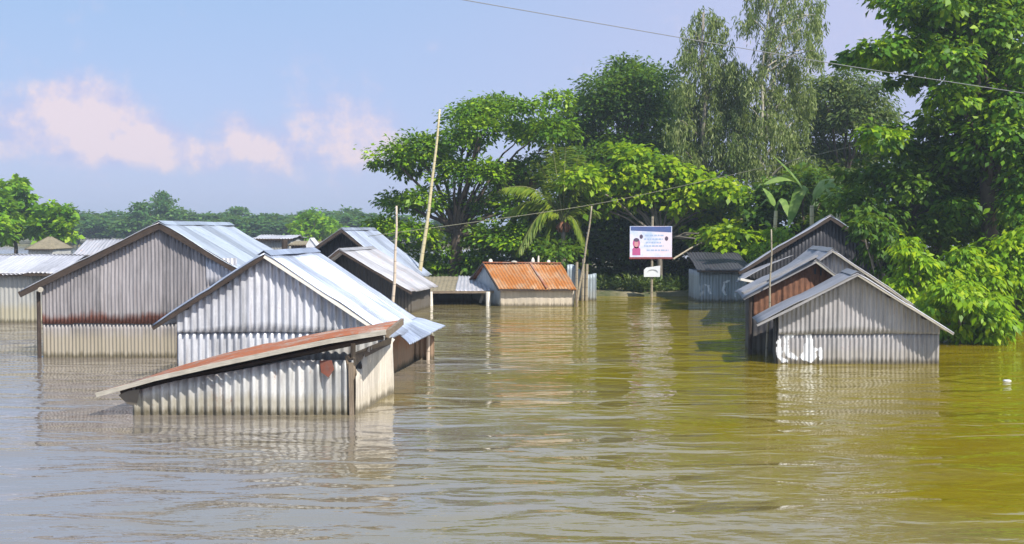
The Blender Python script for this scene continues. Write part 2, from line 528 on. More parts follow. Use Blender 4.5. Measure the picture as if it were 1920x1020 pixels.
# ------------------------------------------------------------------ water and land
m, t = new_mat('muddy_flood_water')
pos = t.n('ShaderNodeNewGeometry').outputs['Position']
n1 = t.noise(t.mapping(pos, (0.52, 1.15, 1), rot=(0, 0, R(5))), 1.0, 2.5, 0.45, 0.7)
n2 = t.noise(t.mapping(pos, (1.3, 4.2, 1), (7, 3, 0), rot=(0, 0, R(-7))), 1.0, 3.0, 0.55, 0.5)
n3 = t.noise(t.mapping(pos, (0.10, 0.22, 1)), 1.0, 2.0, 0.5)
patch = t.n('ShaderNodeMapRange', {0: n3, 1: 0.35, 2: 0.65, 3: 0.40, 4: 1.3})
h = t.math('ADD', t.math('MULTIPLY', n1.outputs[0], 0.62), t.math('MULTIPLY', n2.outputs[0], 0.10))
h = t.math('MULTIPLY', h, patch)
bump = t.n('ShaderNodeBump', {'Strength': 1.0, 'Distance': 0.175, 'Height': h})
mcol = t.mix(t.noise(pos, 0.09, 3).outputs[0], (0.185, 0.138, 0.003), (0.25, 0.185, 0.006))
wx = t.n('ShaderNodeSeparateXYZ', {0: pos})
sky_sheen = t.math('ADD', t.math('ADD', wx.outputs[0], t.math('MULTIPLY', wx.outputs[1], 0.12)), t.math('MULTIPLY', t.math('SUBTRACT', t.noise(t.mapping(pos, (0.16, 0.3, 1)), 1.0, 4).outputs[0], 0.5), 16.0))
sky_sheen = t.n('ShaderNodeMapRange', {0: sky_sheen, 1: -3.0, 2: 8.0, 3: 0.9, 4: 0.0})  # sky reflection painted into the water colour, strongest towards the left
mcol = t.mix(sky_sheen, mcol, (0.20, 0.174, 0.16))
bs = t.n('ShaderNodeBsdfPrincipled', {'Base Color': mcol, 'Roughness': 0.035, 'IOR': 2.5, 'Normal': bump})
t.n('ShaderNodeOutputMaterial', {'Surface': bs})
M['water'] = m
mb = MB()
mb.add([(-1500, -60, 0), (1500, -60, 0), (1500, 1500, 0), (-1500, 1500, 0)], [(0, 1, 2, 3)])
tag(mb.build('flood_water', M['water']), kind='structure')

m, t = new_mat('bank_earth')
pos = t.n('ShaderNodeNewGeometry').outputs['Position']
g = t.noise(pos, 0.9, 6, 0.65)
col = t.ramp(g, [(0.35, (0.05, 0.065, 0.02)), (0.52, (0.15, 0.13, 0.07)), (0.7, (0.24, 0.21, 0.14))])
bs = t.n('ShaderNodeBsdfPrincipled', {'Base Color': col, 'Roughness': 0.95})
t.n('ShaderNodeOutputMaterial', {'Surface': bs})
M['earth'] = m


def land(name, x0, x1, y0, y1, nx, ny, top, seed):
    mb = MB()
    vs, fs = [], []
    for j in range(ny + 1):
        for i in range(nx + 1):
            a, b = i / nx, j / ny
            x = x0 + (x1 - x0) * a
            y = y0 + (y1 - y0) * b ** 1.6
            e = min(a, 1 - a) * (x1 - x0) / 4.0
            f = min(1.0, b * (y1 - y0) / 2.2) * min(1.0, e)
            z = -0.4 + (top + 0.4) * (f ** 0.6) + 0.16 * mnoise.noise(Vector((x * 0.5, y * 0.5, seed))) + 0.08 * mnoise.noise(Vector((x * 2, y * 2, seed)))
            if e <= 0 or b >= 1 or b <= 0: z = -0.6
            vs.append((x, y, z))
    for j in range(ny):
        for i in range(nx):
            q = j * (nx + 1) + i
            fs.append((q, q + 1, q + nx + 2, q + nx + 1))
    mb.add(vs, fs)
    return tag(mb.build(name, M['earth'], smooth=True), kind='structure')


land('river_bank', -9, 60, 57.2, 120, 140, 40, 0.22, 2.0)
land('far_bank', -260, 60, 226, 420, 60, 20, 0.5, 9.0)
land('left_bank', -90, -34, 96, 150, 40, 14, 0.3, 5.0)


# ------------------------------------------------------------------ sheds
def shed(name, label, cat, Y0, Y1, L, A, Rr, wl, wr, oh=0.3, ohb=0.2, dx=0.0, dz=0.0, pitch=0.12, amp=0.018, wall='tin_e', side=None,
         roofl='roof_grey', roofr='roof_grey', edge='wood_dark', edge_h=0.10, split=None, lower=None, seed=1.0, group=None,
         roof_pitch=None, gap=0.05, back=None, edge_lo=None, purlins=True):
    """Gable shed facing the viewer. L, A, Rr: (x, z) of the left eave, apex and right eave at the front roof edge; wl, wr: x of the side walls."""
    root = thing(name, ((wl + wr) / 2, Y0, 0), label, cat, group)
    yf, yb = Y0 - oh, Y1 + ohb
    rp = roof_pitch or pitch
    k = lambda y: (y - yf) / (yb - yf)

    def line(x, y=Y0):
        x = x - dx * k(y)
        if x <= A[0]:
            z = L[1] + (A[1] - L[1]) * (x - L[0]) / (A[0] - L[0])
        else:
            z = A[1] + (Rr[1] - A[1]) * (x - A[0]) / (Rr[0] - A[0])
        return z + dz * k(y) - gap

    def front(nm, Y, flip, mat, zb0, zt=None, lift=0.0, jag=0.0):
        mbw = MB()
        xs = dx * k(Y)
        a, b = (wl + xs, wr + xs) if not flip else (wr + xs, wl + xs)
        ap = abs(A[0] + xs - a)
        tf = (lambda s: line(a + s, Y)) if not flip else (lambda s: line(a - s, Y))
        if zt is not None:
            t0 = tf
            tf = lambda s: min(t0(s), zt)
        kinks = [ap]
        if zt is not None:
            for fx in range(1, 400):
                pass
        corr_wall(mbw, (a, Y), (b, Y), tf, zb0, pitch, amp, seed, lift=lift, kinks=kinks, jag=jag)
        return mbw.build(nm, M[mat], root, smooth=True, solid=0.008)

    if split is None:
        front('gable_wall', Y0, False, wall, -0.6)
    else:
        front('lower_wall', Y0, False, lower or wall, -0.6, split + 0.06)
        front('gable_wall', Y0, False, wall, split, None, 0.03 + amp, jag=0.03)
    front('back_wall', Y1, True, back or wall, -0.6)
    sd = side or wall
    for nm, x, fl in (('side_wall', wl, True), ('side_wall', wr, False)):
        mbw = MB()
        p, q = (x + dx * k(Y0), Y0 + 0.03), (x + dx * k(Y1), Y1 - 0.03)
        zt0, zt1 = line(p[0], Y0), line(q[0], Y1)
        LL = Y1 - Y0
        if fl:
            corr_wall(mbw, q, p, lambda s: zt1 + (zt0 - zt1) * s / LL, -0.6, pitch, amp, seed + 2)
        else:
            corr_wall(mbw, p, q, lambda s: zt0 + (zt1 - zt0) * s / LL, -0.6, pitch, amp, seed + 3)
        mbw.build(nm, M[sd], root, smooth=True, solid=0.008)
    rf, rb = Vector((A[0], yf, A[1])), Vector((A[0] + dx, yb, A[1] + dz))
    for mat, E in ((roofl, L), (roofr, Rr)):
        mbw = MB()
        corr_roof(mbw, rf, rb, (E[0], yf, E[1]), (E[0] + dx, yb, E[1] + dz), rp, amp, seed + E[0])
        mbw.build('roof_slope', M[mat], root, smooth=True, solid=0.012)
    # ridge cap: a bent strip
    mbw = MB()
    for sgn, E in ((-1, L), (1, Rr)):
        d = Vector((E[0] - A[0], 0, E[1] - A[1])).normalized() * 0.2
        up = Vector((0, 0, amp + 0.02))
        n = 8
        vs, fs = [], []
        for i in range(n + 1):
            c = rf.lerp(rb, i / n) + up
            jj = Vector((0, 0, random.uniform(-.008, .008)))
            vs += [c + jj, c + d + jj]
        for i in range(n):
            fs.append((2 * i, 2 * i + 1, 2 * i + 3, 2 * i + 2))
        mbw.add(vs, fs)
    mbw.build('ridge_cap', M[roofl if wl > 0 else roofr], root, solid=0.008)
    # barge boards under the front roof edge, purlin ends
    e0, e1 = Vector((A[0], yf + 0.05, A[1] - 0.03 - edge_h / 2)), None
    for E in (L, Rr):
        mbw = MB()
        mbw.bar((A[0], yf + 0.04, A[1] - 0.03 - edge_h * 0.5), (E[0], yf + 0.04, E[1] - 0.03 - edge_h * 0.5), 0.045, edge_h, jit=0.01)
        mbw.build('barge_board', M[edge if E is L else (edge_lo or edge)], root)
    if purlins:
        for E in (L, Rr):
            for f in (0.35, 0.72):
                x, z = A[0] + (E[0] - A[0]) * f, A[1] + (E[1] - A[1]) * f - 0.10
                mbw = MB()
                mbw.tube([(x, yf + 0.08, z), (x + dx, yb - 0.05, z + dz)], 0.035, 6)
                mbw.build('purlin', M['wood_dark'], root)
    return root, line


# A: large old shed, far left
YA = 29.6
A_L, A_A, A_R = XZ(35, 545, YA), XZ(298, 416, YA), XZ(556, 566, YA)
YAw = 29.85
wlA, wrA = P(80, 600, YAw).x, P(530, 600, YAw).x
ra, lineA = shed('tin_shed', 'large old grey tin shed with a rust line along its wall seam', 'shed', YAw, 36.8, A_L, A_A, A_R, wlA, wrA, oh=0.25,
                 pitch=0.10, amp=0.014, wall='tin_a_up', lower='tin_a', side='tin_a', back='tin_a', roofl='roof_worn', roofr='roof_a', edge='wood_dark', edge_h=0.16,
                 split=P(300, 606, YAw).z, seed=1.0, roof_pitch=0.14)
mb = MB()
xc = wlA - 0.06
mb.tube([(xc, YAw - 0.10, -0.6), (xc, YAw - 0.10, P(75, 546, YAw).z)], 0.055, 8)
mb.build('corner_post', M['wood_dark'], ra)
mb = MB()
mb.tube([P(76, 543, YAw - 0.35), P(76, 543, YAw + 0.6)], 0.075, 8)
mb.build('beam_end', M['wood_pale'], ra)
mb = MB()
corr_wall(mb, (P(388, 560, YAw).x, YAw), (P(446, 560, YAw).x, YAw), lambda s: P(388, 484, YAw).z, P(388, 535, YAw).z, 0.11, 0.012, 4.0, rows=3, lift=0.075)
mb.build('rusty_patch', M['roof_worn'], ra, smooth=True, solid=0.006)

# B: bright gable shed in the middle of the left cluster
YB = 25.2
B_L, B_A, B_R = XZ(285, 610, YB), XZ(495, 474, YB), XZ(738, 634, YB)
YBw = 25.5
wlB, wrB = P(330, 600, YBw).x, P(716, 640, YBw).x
rb, lineB = shed('tin_shed', 'bright silver tin shed with a steep blue white roof behind the nearest low shed', 'shed', YBw, 29.2, B_L, B_A, B_R, wlB, wrB, oh=0.3, ohb=0.15,
                 dx=0.42, pitch=0.165, amp=0.033, wall='tin_b', side='tin_brown', roofl='roof_bright', roofr='roof_bright', edge='wood_dark', edge_lo='wood_white', edge_h=0.09,
                 split=P(400, 622, YBw).z, lower='tin_b', seed=3.0, roof_pitch=0.16)
# blue eave flap and posts at its right
mb = MB()
z0 = B_R[1] + 0.10
corr_roof(mb, (B_R[0] - 0.15, 26.3, z0 + 0.05), (B_R[0] + 0.17, 29.3, z0 + 0.05), (B_R[0] + 0.33, 25.75, z0 - 0.27), (B_R[0] + 0.95, 29.5, z0 - 0.2), 0.16, 0.02, 6.0, courses=1)
mb.build('eave_sheet', M['roof_bright'], rb, smooth=True, solid=0.012)
for px, yy in ((751, 28.7), (802, 29.3)):
    mb = MB()
    x = P(px, 670, yy).x
    mb.tube([(x, yy, -0.6), (x + 0.02, yy, 0.75)], 0.05, 7)
    mb.build('eave_post', M['bamboo_pink'], rb)
mb = MB()
corr_wall(mb, (P(760, 660, 29.4).x, 29.4), (P(814, 660, 29.4).x, 29.4), lambda s: 0.62 + 0.12 * math.sin(s * 4), -0.5, 0.13, 0.015, 8.0)
mb.build('end_wall', M['tin_brown'], rb, smooth=True, solid=0.008)

# near lean-to
YN = 20.6
xl, xr = P(250, 778, YN).x, P(663, 780, YN).x
xr2 = P(735, 738, 23.4).x
rn = thing('tin_shed', ((xl + xr) / 2, YN, 0), 'nearest small tin shed with a single low sloping rusty roof', 'shed')
NL = XZ(182, 737, 20.34)
NR = XZ(724, 620, 20.34)


def zn(x):
    f = (x - NL[0]) / (NR[0] - NL[0])
    return NL[1] + (NR[1] - NL[1]) * f + 0.09 * math.sin(math.pi * max(0, min(1, f)))


mb = MB()
corr_wall(mb, (xl, YN), (xr, YN), lambda s: min(zn(xl + s) - 0.17 - 0.03 * s + 0.02 * math.sin(2.1 * s), 1.04), -0.6, 0.172, 0.043, 11.0)
mb.build('front_wall', M['tin_near'], rn, smooth=True, solid=0.008)
mb = MB()


def side_top(s):
    z = 1.22 - 0.03 * s
    if s < 0.85: z = 0.72 + 0.50 * s + 0.07 * math.sin(s * 14)
    return z


corr_wall(mb, (xr + 0.03, YN + 0.02), (xr2, 23.4), side_top, -0.6, 0.172, 0.022, 13.0)
mb.build('side_wall', M['tin_pale'], rn, smooth=True, solid=0.008)
mb = MB()
corr_wall(mb, (xr2 - 0.03, 23.42), (xl, 22.8), lambda s: zn(xr2 - s) - 0.1, -0.6, 0.172, 0.022, 14.0)
mb.build('back_wall', M['tin_near'], rn, smooth=True, solid=0.008)
mb = MB()
corr_wall(mb, (xl, 22.77), (xl, YN + 0.03), lambda s: zn(xl) - 0.1, -0.6, 0.172, 0.022, 15.0)
mb.build('side_wall', M['tin_near'], rn, smooth=True, solid=0.008)
# the roof: flutes run from the high right end down to the left
mb = MB()
xR0, xR1 = NR[0], P(753, 599, 22.9).x
corr_roof(mb, (xR0, 20.34, NR[1] + 0.01), (xR1, 22.9, P(753, 599, 22.9).z), (NL[0], 20.34, NL[1]), (NL[0] + 0.35, 22.9, NL[1] + 0.06), 0.15, 0.022, 17.0, rows=18, sag=0.07, ragged=0.12, bulge=0.09)
mb.build('roof_slope', M['roof_rust'], rn, smooth=True, solid=0.012)
mb = MB()
pts = [Vector((NL[0] + (NR[0] - NL[0]) * f, 20.30, zn(NL[0] + (NR[0] - NL[0]) * f) - 0.03 + 0.015 * math.sin(f * 9))) for f in (0.0, 0.2, 0.42, 0.6, 0.8, 1.0)]
for a, b in zip(pts[:-1], pts[1:]):
    mb.bar(a, b, 0.05, 0.085, jit=0.006)
mb.build('eave_plank', M['wood_pale'], rn)
mb = MB()
mb.bar((xR0 + 0.02, 20.36, NR[1] - 0.05), (xR1 + 0.02, 22.85, NR[1] - 0.04), 0.06, 0.13, jit=0.01)
mb.build('end_plank', M['wood_mid'], rn)
for i, yy in enumerate((20.75, 21.7, 22.7)):
    mb = MB()
    mb.tube([(NL[0] + 0.3, yy, zn(NL[0] + 0.3) - 0.12), (NR[0] - 0.1, yy, zn(NR[0] - 0.1) - 0.14)], 0.05, 7)
    mb.build('rafter', M['wood_dark'], rn)
for x, y in ((xr - 0.02, YN + 0.12), (xr2 - 0.08, 23.2), (xl + 0.08, YN + 0.12)):
    mb = MB()
    mb.tube([(x, y, -0.6), (x, y, zn(x) - 0.16)], 0.05, 7)
    mb.build('corner_post', M['wood_mid'], rn)
mb = MB()
mb.bar((xr - 0.02, YN - 0.05, -0.3), (xr - 0.04, YN - 0.05, 1.0), 0.09, 0.02, up=(0, 1, 0))
mb.build('corner_strip', M['wood_mid'], rn)
# torn rusty flap and folded tin at the top right
mb = MB()
c = P(612, 692, YN - 0.06)
vs = [c + Vector((-0.13, 0.03, 0.16)), c + Vector((0.10, -0.02, 0.17)), c + Vector((0.15, -0.05, 0.0)), c + Vector((0.05, -0.07, -0.15)), c + Vector((-0.10, 0.0, -0.06))]
mb.add(vs, [(0, 4, 3, 2, 1)])
mb.build('rusty_flap', M['rust_strip'], rn, solid=0.012)
mb = MB()
q = [P(648, 668, 20.56), P(735, 632, 22.6), P(733, 645, 22.6), P(700, 662, 21.6), P(680, 672, 21.1), P(664, 690, 20.72), P(654, 697, 20.56)]
mb.add(q, [(0, 6, 5, 4, 3, 2, 1)])
mb.build('folded_sheet', M['wood_mid'], rn, solid=0.014)
mb = MB()
q = [P(222, 741, 20.4), P(240, 733, 20.45), P(262, 730, 20.5), P(256, 762, 20.57), P(238, 757, 20.5)]
mb.add(q, [(0, 4, 3, 2, 1)])
mb.build('bent_sheet', M['tin_dark'], rn, solid=0.014)

# D and C: the pair of dark gables with pale roofs
YD = 44.5
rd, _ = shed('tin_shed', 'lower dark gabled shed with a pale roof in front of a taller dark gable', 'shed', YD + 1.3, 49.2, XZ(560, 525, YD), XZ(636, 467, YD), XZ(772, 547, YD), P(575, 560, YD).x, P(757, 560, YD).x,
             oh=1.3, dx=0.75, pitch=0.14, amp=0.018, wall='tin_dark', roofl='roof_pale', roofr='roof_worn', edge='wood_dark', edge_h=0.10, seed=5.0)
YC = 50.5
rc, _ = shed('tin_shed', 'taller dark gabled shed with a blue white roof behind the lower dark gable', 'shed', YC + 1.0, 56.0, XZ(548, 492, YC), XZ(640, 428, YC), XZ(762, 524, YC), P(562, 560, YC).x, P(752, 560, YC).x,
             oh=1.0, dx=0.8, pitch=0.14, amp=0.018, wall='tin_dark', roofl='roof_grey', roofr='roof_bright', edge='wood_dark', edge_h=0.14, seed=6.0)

# E, F, G, H: right hand cluster
YE = 28.0
E_L, E_A, E_R = XZ(1420, 606, YE), XZ(1609, 511, YE), XZ(1789, 622, YE)
YEw = 28.5
wlE, wrE = P(1452, 680, YEw).x, P(1755, 680, YEw).x
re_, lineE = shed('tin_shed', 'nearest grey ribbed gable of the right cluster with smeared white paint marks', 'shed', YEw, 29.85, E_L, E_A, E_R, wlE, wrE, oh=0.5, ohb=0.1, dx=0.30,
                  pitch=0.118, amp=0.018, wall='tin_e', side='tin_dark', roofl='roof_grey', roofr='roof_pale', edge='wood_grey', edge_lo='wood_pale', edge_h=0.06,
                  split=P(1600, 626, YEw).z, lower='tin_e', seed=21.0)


def strokes(name, root, p0x, Y, pitch, amp, seed, lift, segs, mat):
    """Paint smears laid on a corrugated wall: strokes in photo pixels [(points, width)]."""
    segm = []
    for pts, wd in segs:
        q = [P(a, b, Y) for a, b in pts]
        for a, b in zip(q[:-1], q[1:]):
            segm.append((a.x, a.z, b.x, b.z, wd * mpp(Y) / 2))
    x0 = min(min(s[0], s[2]) - s[4] for s in segm); x1 = max(max(s[0], s[2]) + s[4] for s in segm)
    z0 = min(min(s[1], s[3]) - s[4] for s in segm); z1 = max(max(s[1], s[3]) + s[4] for s in segm)
    z0 = max(z0, 0.03)
    ds = 0.0125
    nx, nz = int((x1 - x0) / ds) + 1, int((z1 - z0) / ds) + 1
    idx, vs, fs = {}, [], []

    def vid(i, j):
        if (i, j) not in idx:
            x, z = x0 + i * ds, z0 + j * ds
            idx[(i, j)] = len(vs)
            vs.append((x, Y - cdisp(x - p0x, z, pitch, amp, seed) - lift - 0.005, z))
        return idx[(i, j)]

    for i in range(nx):
        for j in range(nz):
            x, z = x0 + (i + .5) * ds, z0 + (j + .5) * ds
            e = 0.045 * mnoise.noise(Vector((x * 9, z * 5, 3.0))) + 0.035 * mnoise.noise(Vector((x * 40, z * 14, 1.0)))
            for ax, az_, bx, bz, r in segm:
                dx_, dz_ = bx - ax, bz - az_
                tt = max(0, min(1, ((x - ax) * dx_ + (z - az_) * dz_) / (dx_ * dx_ + dz_ * dz_ + 1e-9)))
                if math.hypot(x - ax - tt * dx_, z - az_ - tt * dz_) < r + e:
                    fs.append((vid(i, j), vid(i + 1, j), vid(i + 1, j + 1), vid(i, j + 1)))
                    break
    mbs = MB()
    mbs.add(vs, fs)
    return mbs.build(name, M[mat], root, smooth=True)


z8 = lambda pts: [(1380 + a / 8.5, 590 + b / 8.5) for a, b in pts]
strokes('painted_mark', re_, wlE + 0.30 * 0.5 / 1.95, YEw, 0.118, 0.018, 21.0, 0.0, [
    (z8([(685, 440), (685, 620)]), 11), (z8([(910, 320), (815, 325), (795, 430), (800, 540), (840, 630), (950, 690)]), 9),
    (z8([(1000, 300), (1100, 295), (1180, 330), (1185, 420)]), 7), (z8([(1175, 420), (1150, 520), (1150, 620)]), 16),
    (z8([(1080, 660), (1180, 700), (1230, 660)]), 14), (z8([(1170, 560), (1200, 640)]), 16), (z8([(1250, 560), (1330, 560), (1345, 690)]), 8),
    (z8([(700, 690), (790, 740)]), 7)], 'white_paint')

YF = 30.3
F_L, F_A, F_R = XZ(1394, 556, YF), XZ(1531, 486, YF), XZ(1640, 566, YF)
YFw = 30.65
wlF = P(1408, 668, YFw).x
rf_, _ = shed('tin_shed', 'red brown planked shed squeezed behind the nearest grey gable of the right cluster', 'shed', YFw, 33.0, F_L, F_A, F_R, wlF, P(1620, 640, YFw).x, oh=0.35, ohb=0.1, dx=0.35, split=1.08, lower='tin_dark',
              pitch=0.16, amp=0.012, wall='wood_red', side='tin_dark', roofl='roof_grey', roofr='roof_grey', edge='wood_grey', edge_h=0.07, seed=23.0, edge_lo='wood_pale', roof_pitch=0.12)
mb = MB()
mb.tube([(wlF - 0.05, YFw - 0.08, -0.6), (wlF - 0.03, YFw - 0.08, 1.62)], 0.06, 8)
mb.build('corner_post', M['wood_dark'], rf_)
mb = MB()
mb.bar((F_L[0] - 0.02, YF + 0.02, F_L[1] + 0.10), (F_A[0], YF + 0.02, F_A[1] + 0.10), 0.3, 0.05)
mb.build('ledger_plank', M['wood_grey'], rf_)
mb = MB()
vs = [(P(1520, 505, YFw).x, YFw - 0.03, P(1520, 512, YFw).z), (P(1560, 515, YFw).x, YFw - 0.03, P(1560, 522, YFw).z), (P(1550, 495, YFw).x, YFw - 0.03, P(1550, 500, YFw).z), (P(1535, 495, YFw).x, YFw - 0.03, P(1535, 495, YFw).z)]
mb.add(vs, [(0, 1, 2, 3)])
mb.build('gable_board', M['tin_dark'], rf_, solid=0.02)

YG = 33.6
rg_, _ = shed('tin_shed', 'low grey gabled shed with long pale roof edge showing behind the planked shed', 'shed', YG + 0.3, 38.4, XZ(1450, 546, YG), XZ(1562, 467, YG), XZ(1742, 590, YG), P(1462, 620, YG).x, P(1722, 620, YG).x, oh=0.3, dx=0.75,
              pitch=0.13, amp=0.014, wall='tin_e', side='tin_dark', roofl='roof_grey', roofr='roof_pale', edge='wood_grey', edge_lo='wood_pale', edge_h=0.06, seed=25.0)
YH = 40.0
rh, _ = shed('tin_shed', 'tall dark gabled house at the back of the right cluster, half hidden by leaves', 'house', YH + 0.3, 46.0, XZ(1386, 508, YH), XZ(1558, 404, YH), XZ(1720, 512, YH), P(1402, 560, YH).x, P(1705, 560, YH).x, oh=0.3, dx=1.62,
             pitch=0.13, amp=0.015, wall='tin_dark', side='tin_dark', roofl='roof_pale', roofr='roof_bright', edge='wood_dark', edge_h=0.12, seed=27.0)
mb = MB()
mb.bar(P(1386, 523, 38.8), P(1425, 531, 38.8), 0.5, 0.08)
mb.build('awning_plank', M['wood_white'], rh)
mb = MB()
corr_roof(mb, P(1462, 488, 39.6), P(1488, 478, 39.6), P(1378, 531, 39.0), P(1392, 512, 40.2), 0.13, 0.015, 31.0, courses=1)
mb.build('awning_roof', M['roof_grey'], rh, smooth=True, solid=0.012)

# I: blue-grey box shed
YI = 53.0
xi0, xi1 = P(1310, 540, YI).x, P(1400, 540, YI).x
ri = thing('tin_shed', ((xi0 + xi1) / 2, YI, 0), 'blue grey box shed with a dark roof and pale paint smears behind the signboard', 'shed')
zt = P(1350, 508, YI).z
for nm, a, b in (('front_wall', (xi0, YI), (xi1, YI)), ('side_wall', (xi1, YI + 0.03), (xi1, YI + 3)), ('back_wall', (xi1, YI + 3.03), (xi0, YI + 3.03)), ('side_wall', (xi0, YI + 3), (xi0, YI + 0.03))):
    mb = MB()
    corr_wall(mb, a, b, lambda s: zt, -0.6, 0.15, 0.014, 33.0)
    mb.build(nm, M['tin_box'], ri, smooth=True, solid=0.008)
mb = MB()
corr_roof(mb, (xi0 - 0.1, YI + 3.3, P(1320, 472, YI + 3.3).z), (xi1 + 0.2, YI + 3.3, P(1320, 472, YI + 3.3).z), (xi0 - 0.15, YI - 0.45, zt + 0.07), (xi1 + 0.2, YI - 0.45, zt + 0.07), 0.15, 0.016, 35.0)
mb.build('roof_slope', M['tin_dark'], ri, smooth=True, solid=0.012)
mb = MB()
mb.bar((xi0 - 0.15, YI - 0.43, zt + 0.0), (xi1 + 0.2, YI - 0.43, zt + 0.0), 0.05, 0.09)
mb.build('eave_plank', M['wood_dark'], ri)
for sg_ in ([([(1358, 530), (1355, 545), (1360, 552)], 4), ([(1357, 530), (1366, 527)], 4)], [([(1328, 537), (1332, 550)], 5), ([(1321, 534), (1331, 536)], 2)], [([(1377, 550), (1378, 556)], 3)]):
    strokes('painted_mark', ri, xi0, YI, 0.15, 0.014, 33.0, 0.0, sg_, 'white_tin')

# orange roofed shed
YO = 49.7
xo0, xo1 = P(938, 578, YO).x, P(1076, 578, YO).x
ro = thing('tin_shed', ((xo0 + xo1) / 2, YO, 0), 'small cream walled shed with a bright orange rusted roof in open water', 'shed')
ze = P(1000, 541, YO - 0.25).z
yr = YO + 1.9
zr = P(1000, 493, yr).z
xe0, xe1 = P(935, 541, YO - 0.25).x, P(1081, 541, YO - 0.25).x
xr0_, xr1_ = P(905, 491, yr).x, P(1052, 499, yr).x
yb_ = YO + 4.1
zt = ze - 0.02
for nm, a, b, mt in (('front_wall', (xo0, YO), (xo1, YO), 'cream'), ('side_wall', (xo1, YO + 0.03), (xo1 - 0.6, YO + 3.8), 'cream'), ('back_wall', (xo1 - 0.6, YO + 3.83), (xo0 - 1.4, YO + 3.83), 'cream')):
    mb = MB()
    if 'cream' not in M:
        M['cream'] = tin('cream_wall', (0.50, 0.43, 0.34), 0.1, mud=0.4, mudz=0.35, metallic=0.0, rough=0.8, var=0.1, streak=0.25, mudcol=(0.5, 0.42, 0.30))
    corr_wall(mb, a, b, lambda s: zt, -0.6, 0.3, 0.006, 41.0)
    mb.build(nm, M[mt], ro, smooth=True, solid=0.01)
mb = MB()
ga, gb = Vector((xo0 - 1.4, YO + 3.8)), Vector((xo0, YO + 0.03))
LL = (gb - ga).length
corr_wall(mb, ga, gb, lambda s: zt + (zr - zt - 0.08) * (1 - abs(s / LL - 0.5) * 2), -0.6, 0.2, 0.012, 42.0, kinks=[LL / 2])
mb.build('gable_wall', M['tin_box'], ro, smooth=True, solid=0.01)
xb0, xb1 = xo0 - 1.75, xo1 - 0.6
mb = MB()
corr_roof(mb, (xr0_, yr, zr), (xr1_, yr, zr - 0.03), (xe0, YO - 0.25, ze), (xe1, YO - 0.25, ze), 0.15, 0.02, 43.0)
mb.build('roof_slope', M['roof_orange'], ro, smooth=True, solid=0.012)
mb = MB()
corr_roof(mb, (xr0_, yr, zr), (xr1_, yr, zr - 0.03), (xb0, yb_, ze), (xb1, yb_, ze), 0.15, 0.02, 44.0)
mb.build('roof_slope', M['roof_rust'], ro, smooth=True, solid=0.012)
mb = MB()
mb.bar((xr0_, yr - 0.05, zr - 0.02), (xe0, YO - 0.22, ze - 0.06), 0.05, 0.09)
mb.bar((xr0_, yr + 0.06, zr - 0.02), (xb0, yb_, ze - 0.06), 0.05, 0.09)
mb.build('barge_board', M['wood_dark'], ro)
mb = MB()
mb.bar((xe0, YO - 0.22, ze - 0.06), (xe1, YO - 0.22, ze - 0.06), 0.05, 0.08)
mb.build('eave_plank', M['wood_dark'], ro)
mb = MB()
fa, fb = 0.60, 0.62
p, q = Vector((xr0_, yr, zr)).lerp(Vector((xr1_, yr, zr)), fa), Vector((xe0, YO - 0.25, ze)).lerp(Vector((xe1, YO - 0.25, ze)), fb)
mb.bar(p + Vector((0, -0.05, 0.035)), q + Vector((0, 0.02, 0.035)), 0.09, 0.025)
mb.build('lap_strip', M['roof_rust'], ro)
mb = MB()
mb.bar((xr0_, yr, zr + 0.03), (xr1_, yr, zr), 0.16, 0.05)
mb.build('ridge_cap', M['roof_rust'], ro)
mb = MB()
mb.tube([(xo1 + 0.12, YO - 0.15, -0.6), (xo1 + 0.1, YO - 0.15, ze - 0.1)], 0.04, 6)
mb.build('corner_post', M['wood_mid'], ro)
for (f, hgt, wd, lab, mt) in ((0.10, 0.16, 0.20, 'pale lump weighing down the left end of the orange roof ridge', 'wood_white'), (0.40, 0.09, 0.30, 'low pale lump on the orange roof ridge left of the strip', 'wood_pale'),
                              (0.64, 0.24, 0.16, 'tallest pale lump near the middle of the orange roof ridge', 'wood_white'), (0.84, 0.14, 0.16, 'small pale lump near the right end of the orange roof ridge', 'wood_white')):
    c = Vector((xr0_, yr, zr)).lerp(Vector((xr1_, yr, zr - 0.03)), f)
    mb = MB()
    vs, fs = [], []
    for j in range(5):
        for i in range(8):
            a = 2 * math.pi * i / 8
            rr = wd / 2 * (1.0, 1.08, 0.95, 0.7, 0.3)[j] * random.uniform(0.85, 1.15)
            vs.append((c.x + rr * math.cos(a), c.y + rr * 0.8 * math.sin(a), c.z + 0.03 + hgt * j / 4))
    for j in range(4):
        for i in range(8):
            fs.append((j * 8 + i, j * 8 + (i + 1) % 8, j * 8 + 8 + (i + 1) % 8, j * 8 + 8 + i))
    fs += [tuple(range(7, -1, -1)), tuple(32 + i for i in range(8))]
    mb.add(vs, fs)
    tag(mb.build('roof_weight', M[mt], smooth=True), lab, 'roof weight', 'lumps weighing down the orange roof')
c = Vector((xr0_, yr, zr)).lerp(Vector((xr1_, yr, zr - 0.03)), 0.71)
mb = MB()
mb.tube([c + Vector((0, 0, 0.0)), c + Vector((0.01, 0, 0.36))], [0.05, 0.035], 6)
tag(mb.build('stick', M['wood_white']), 'short whitish stick upright on the orange roof ridge', 'stick')

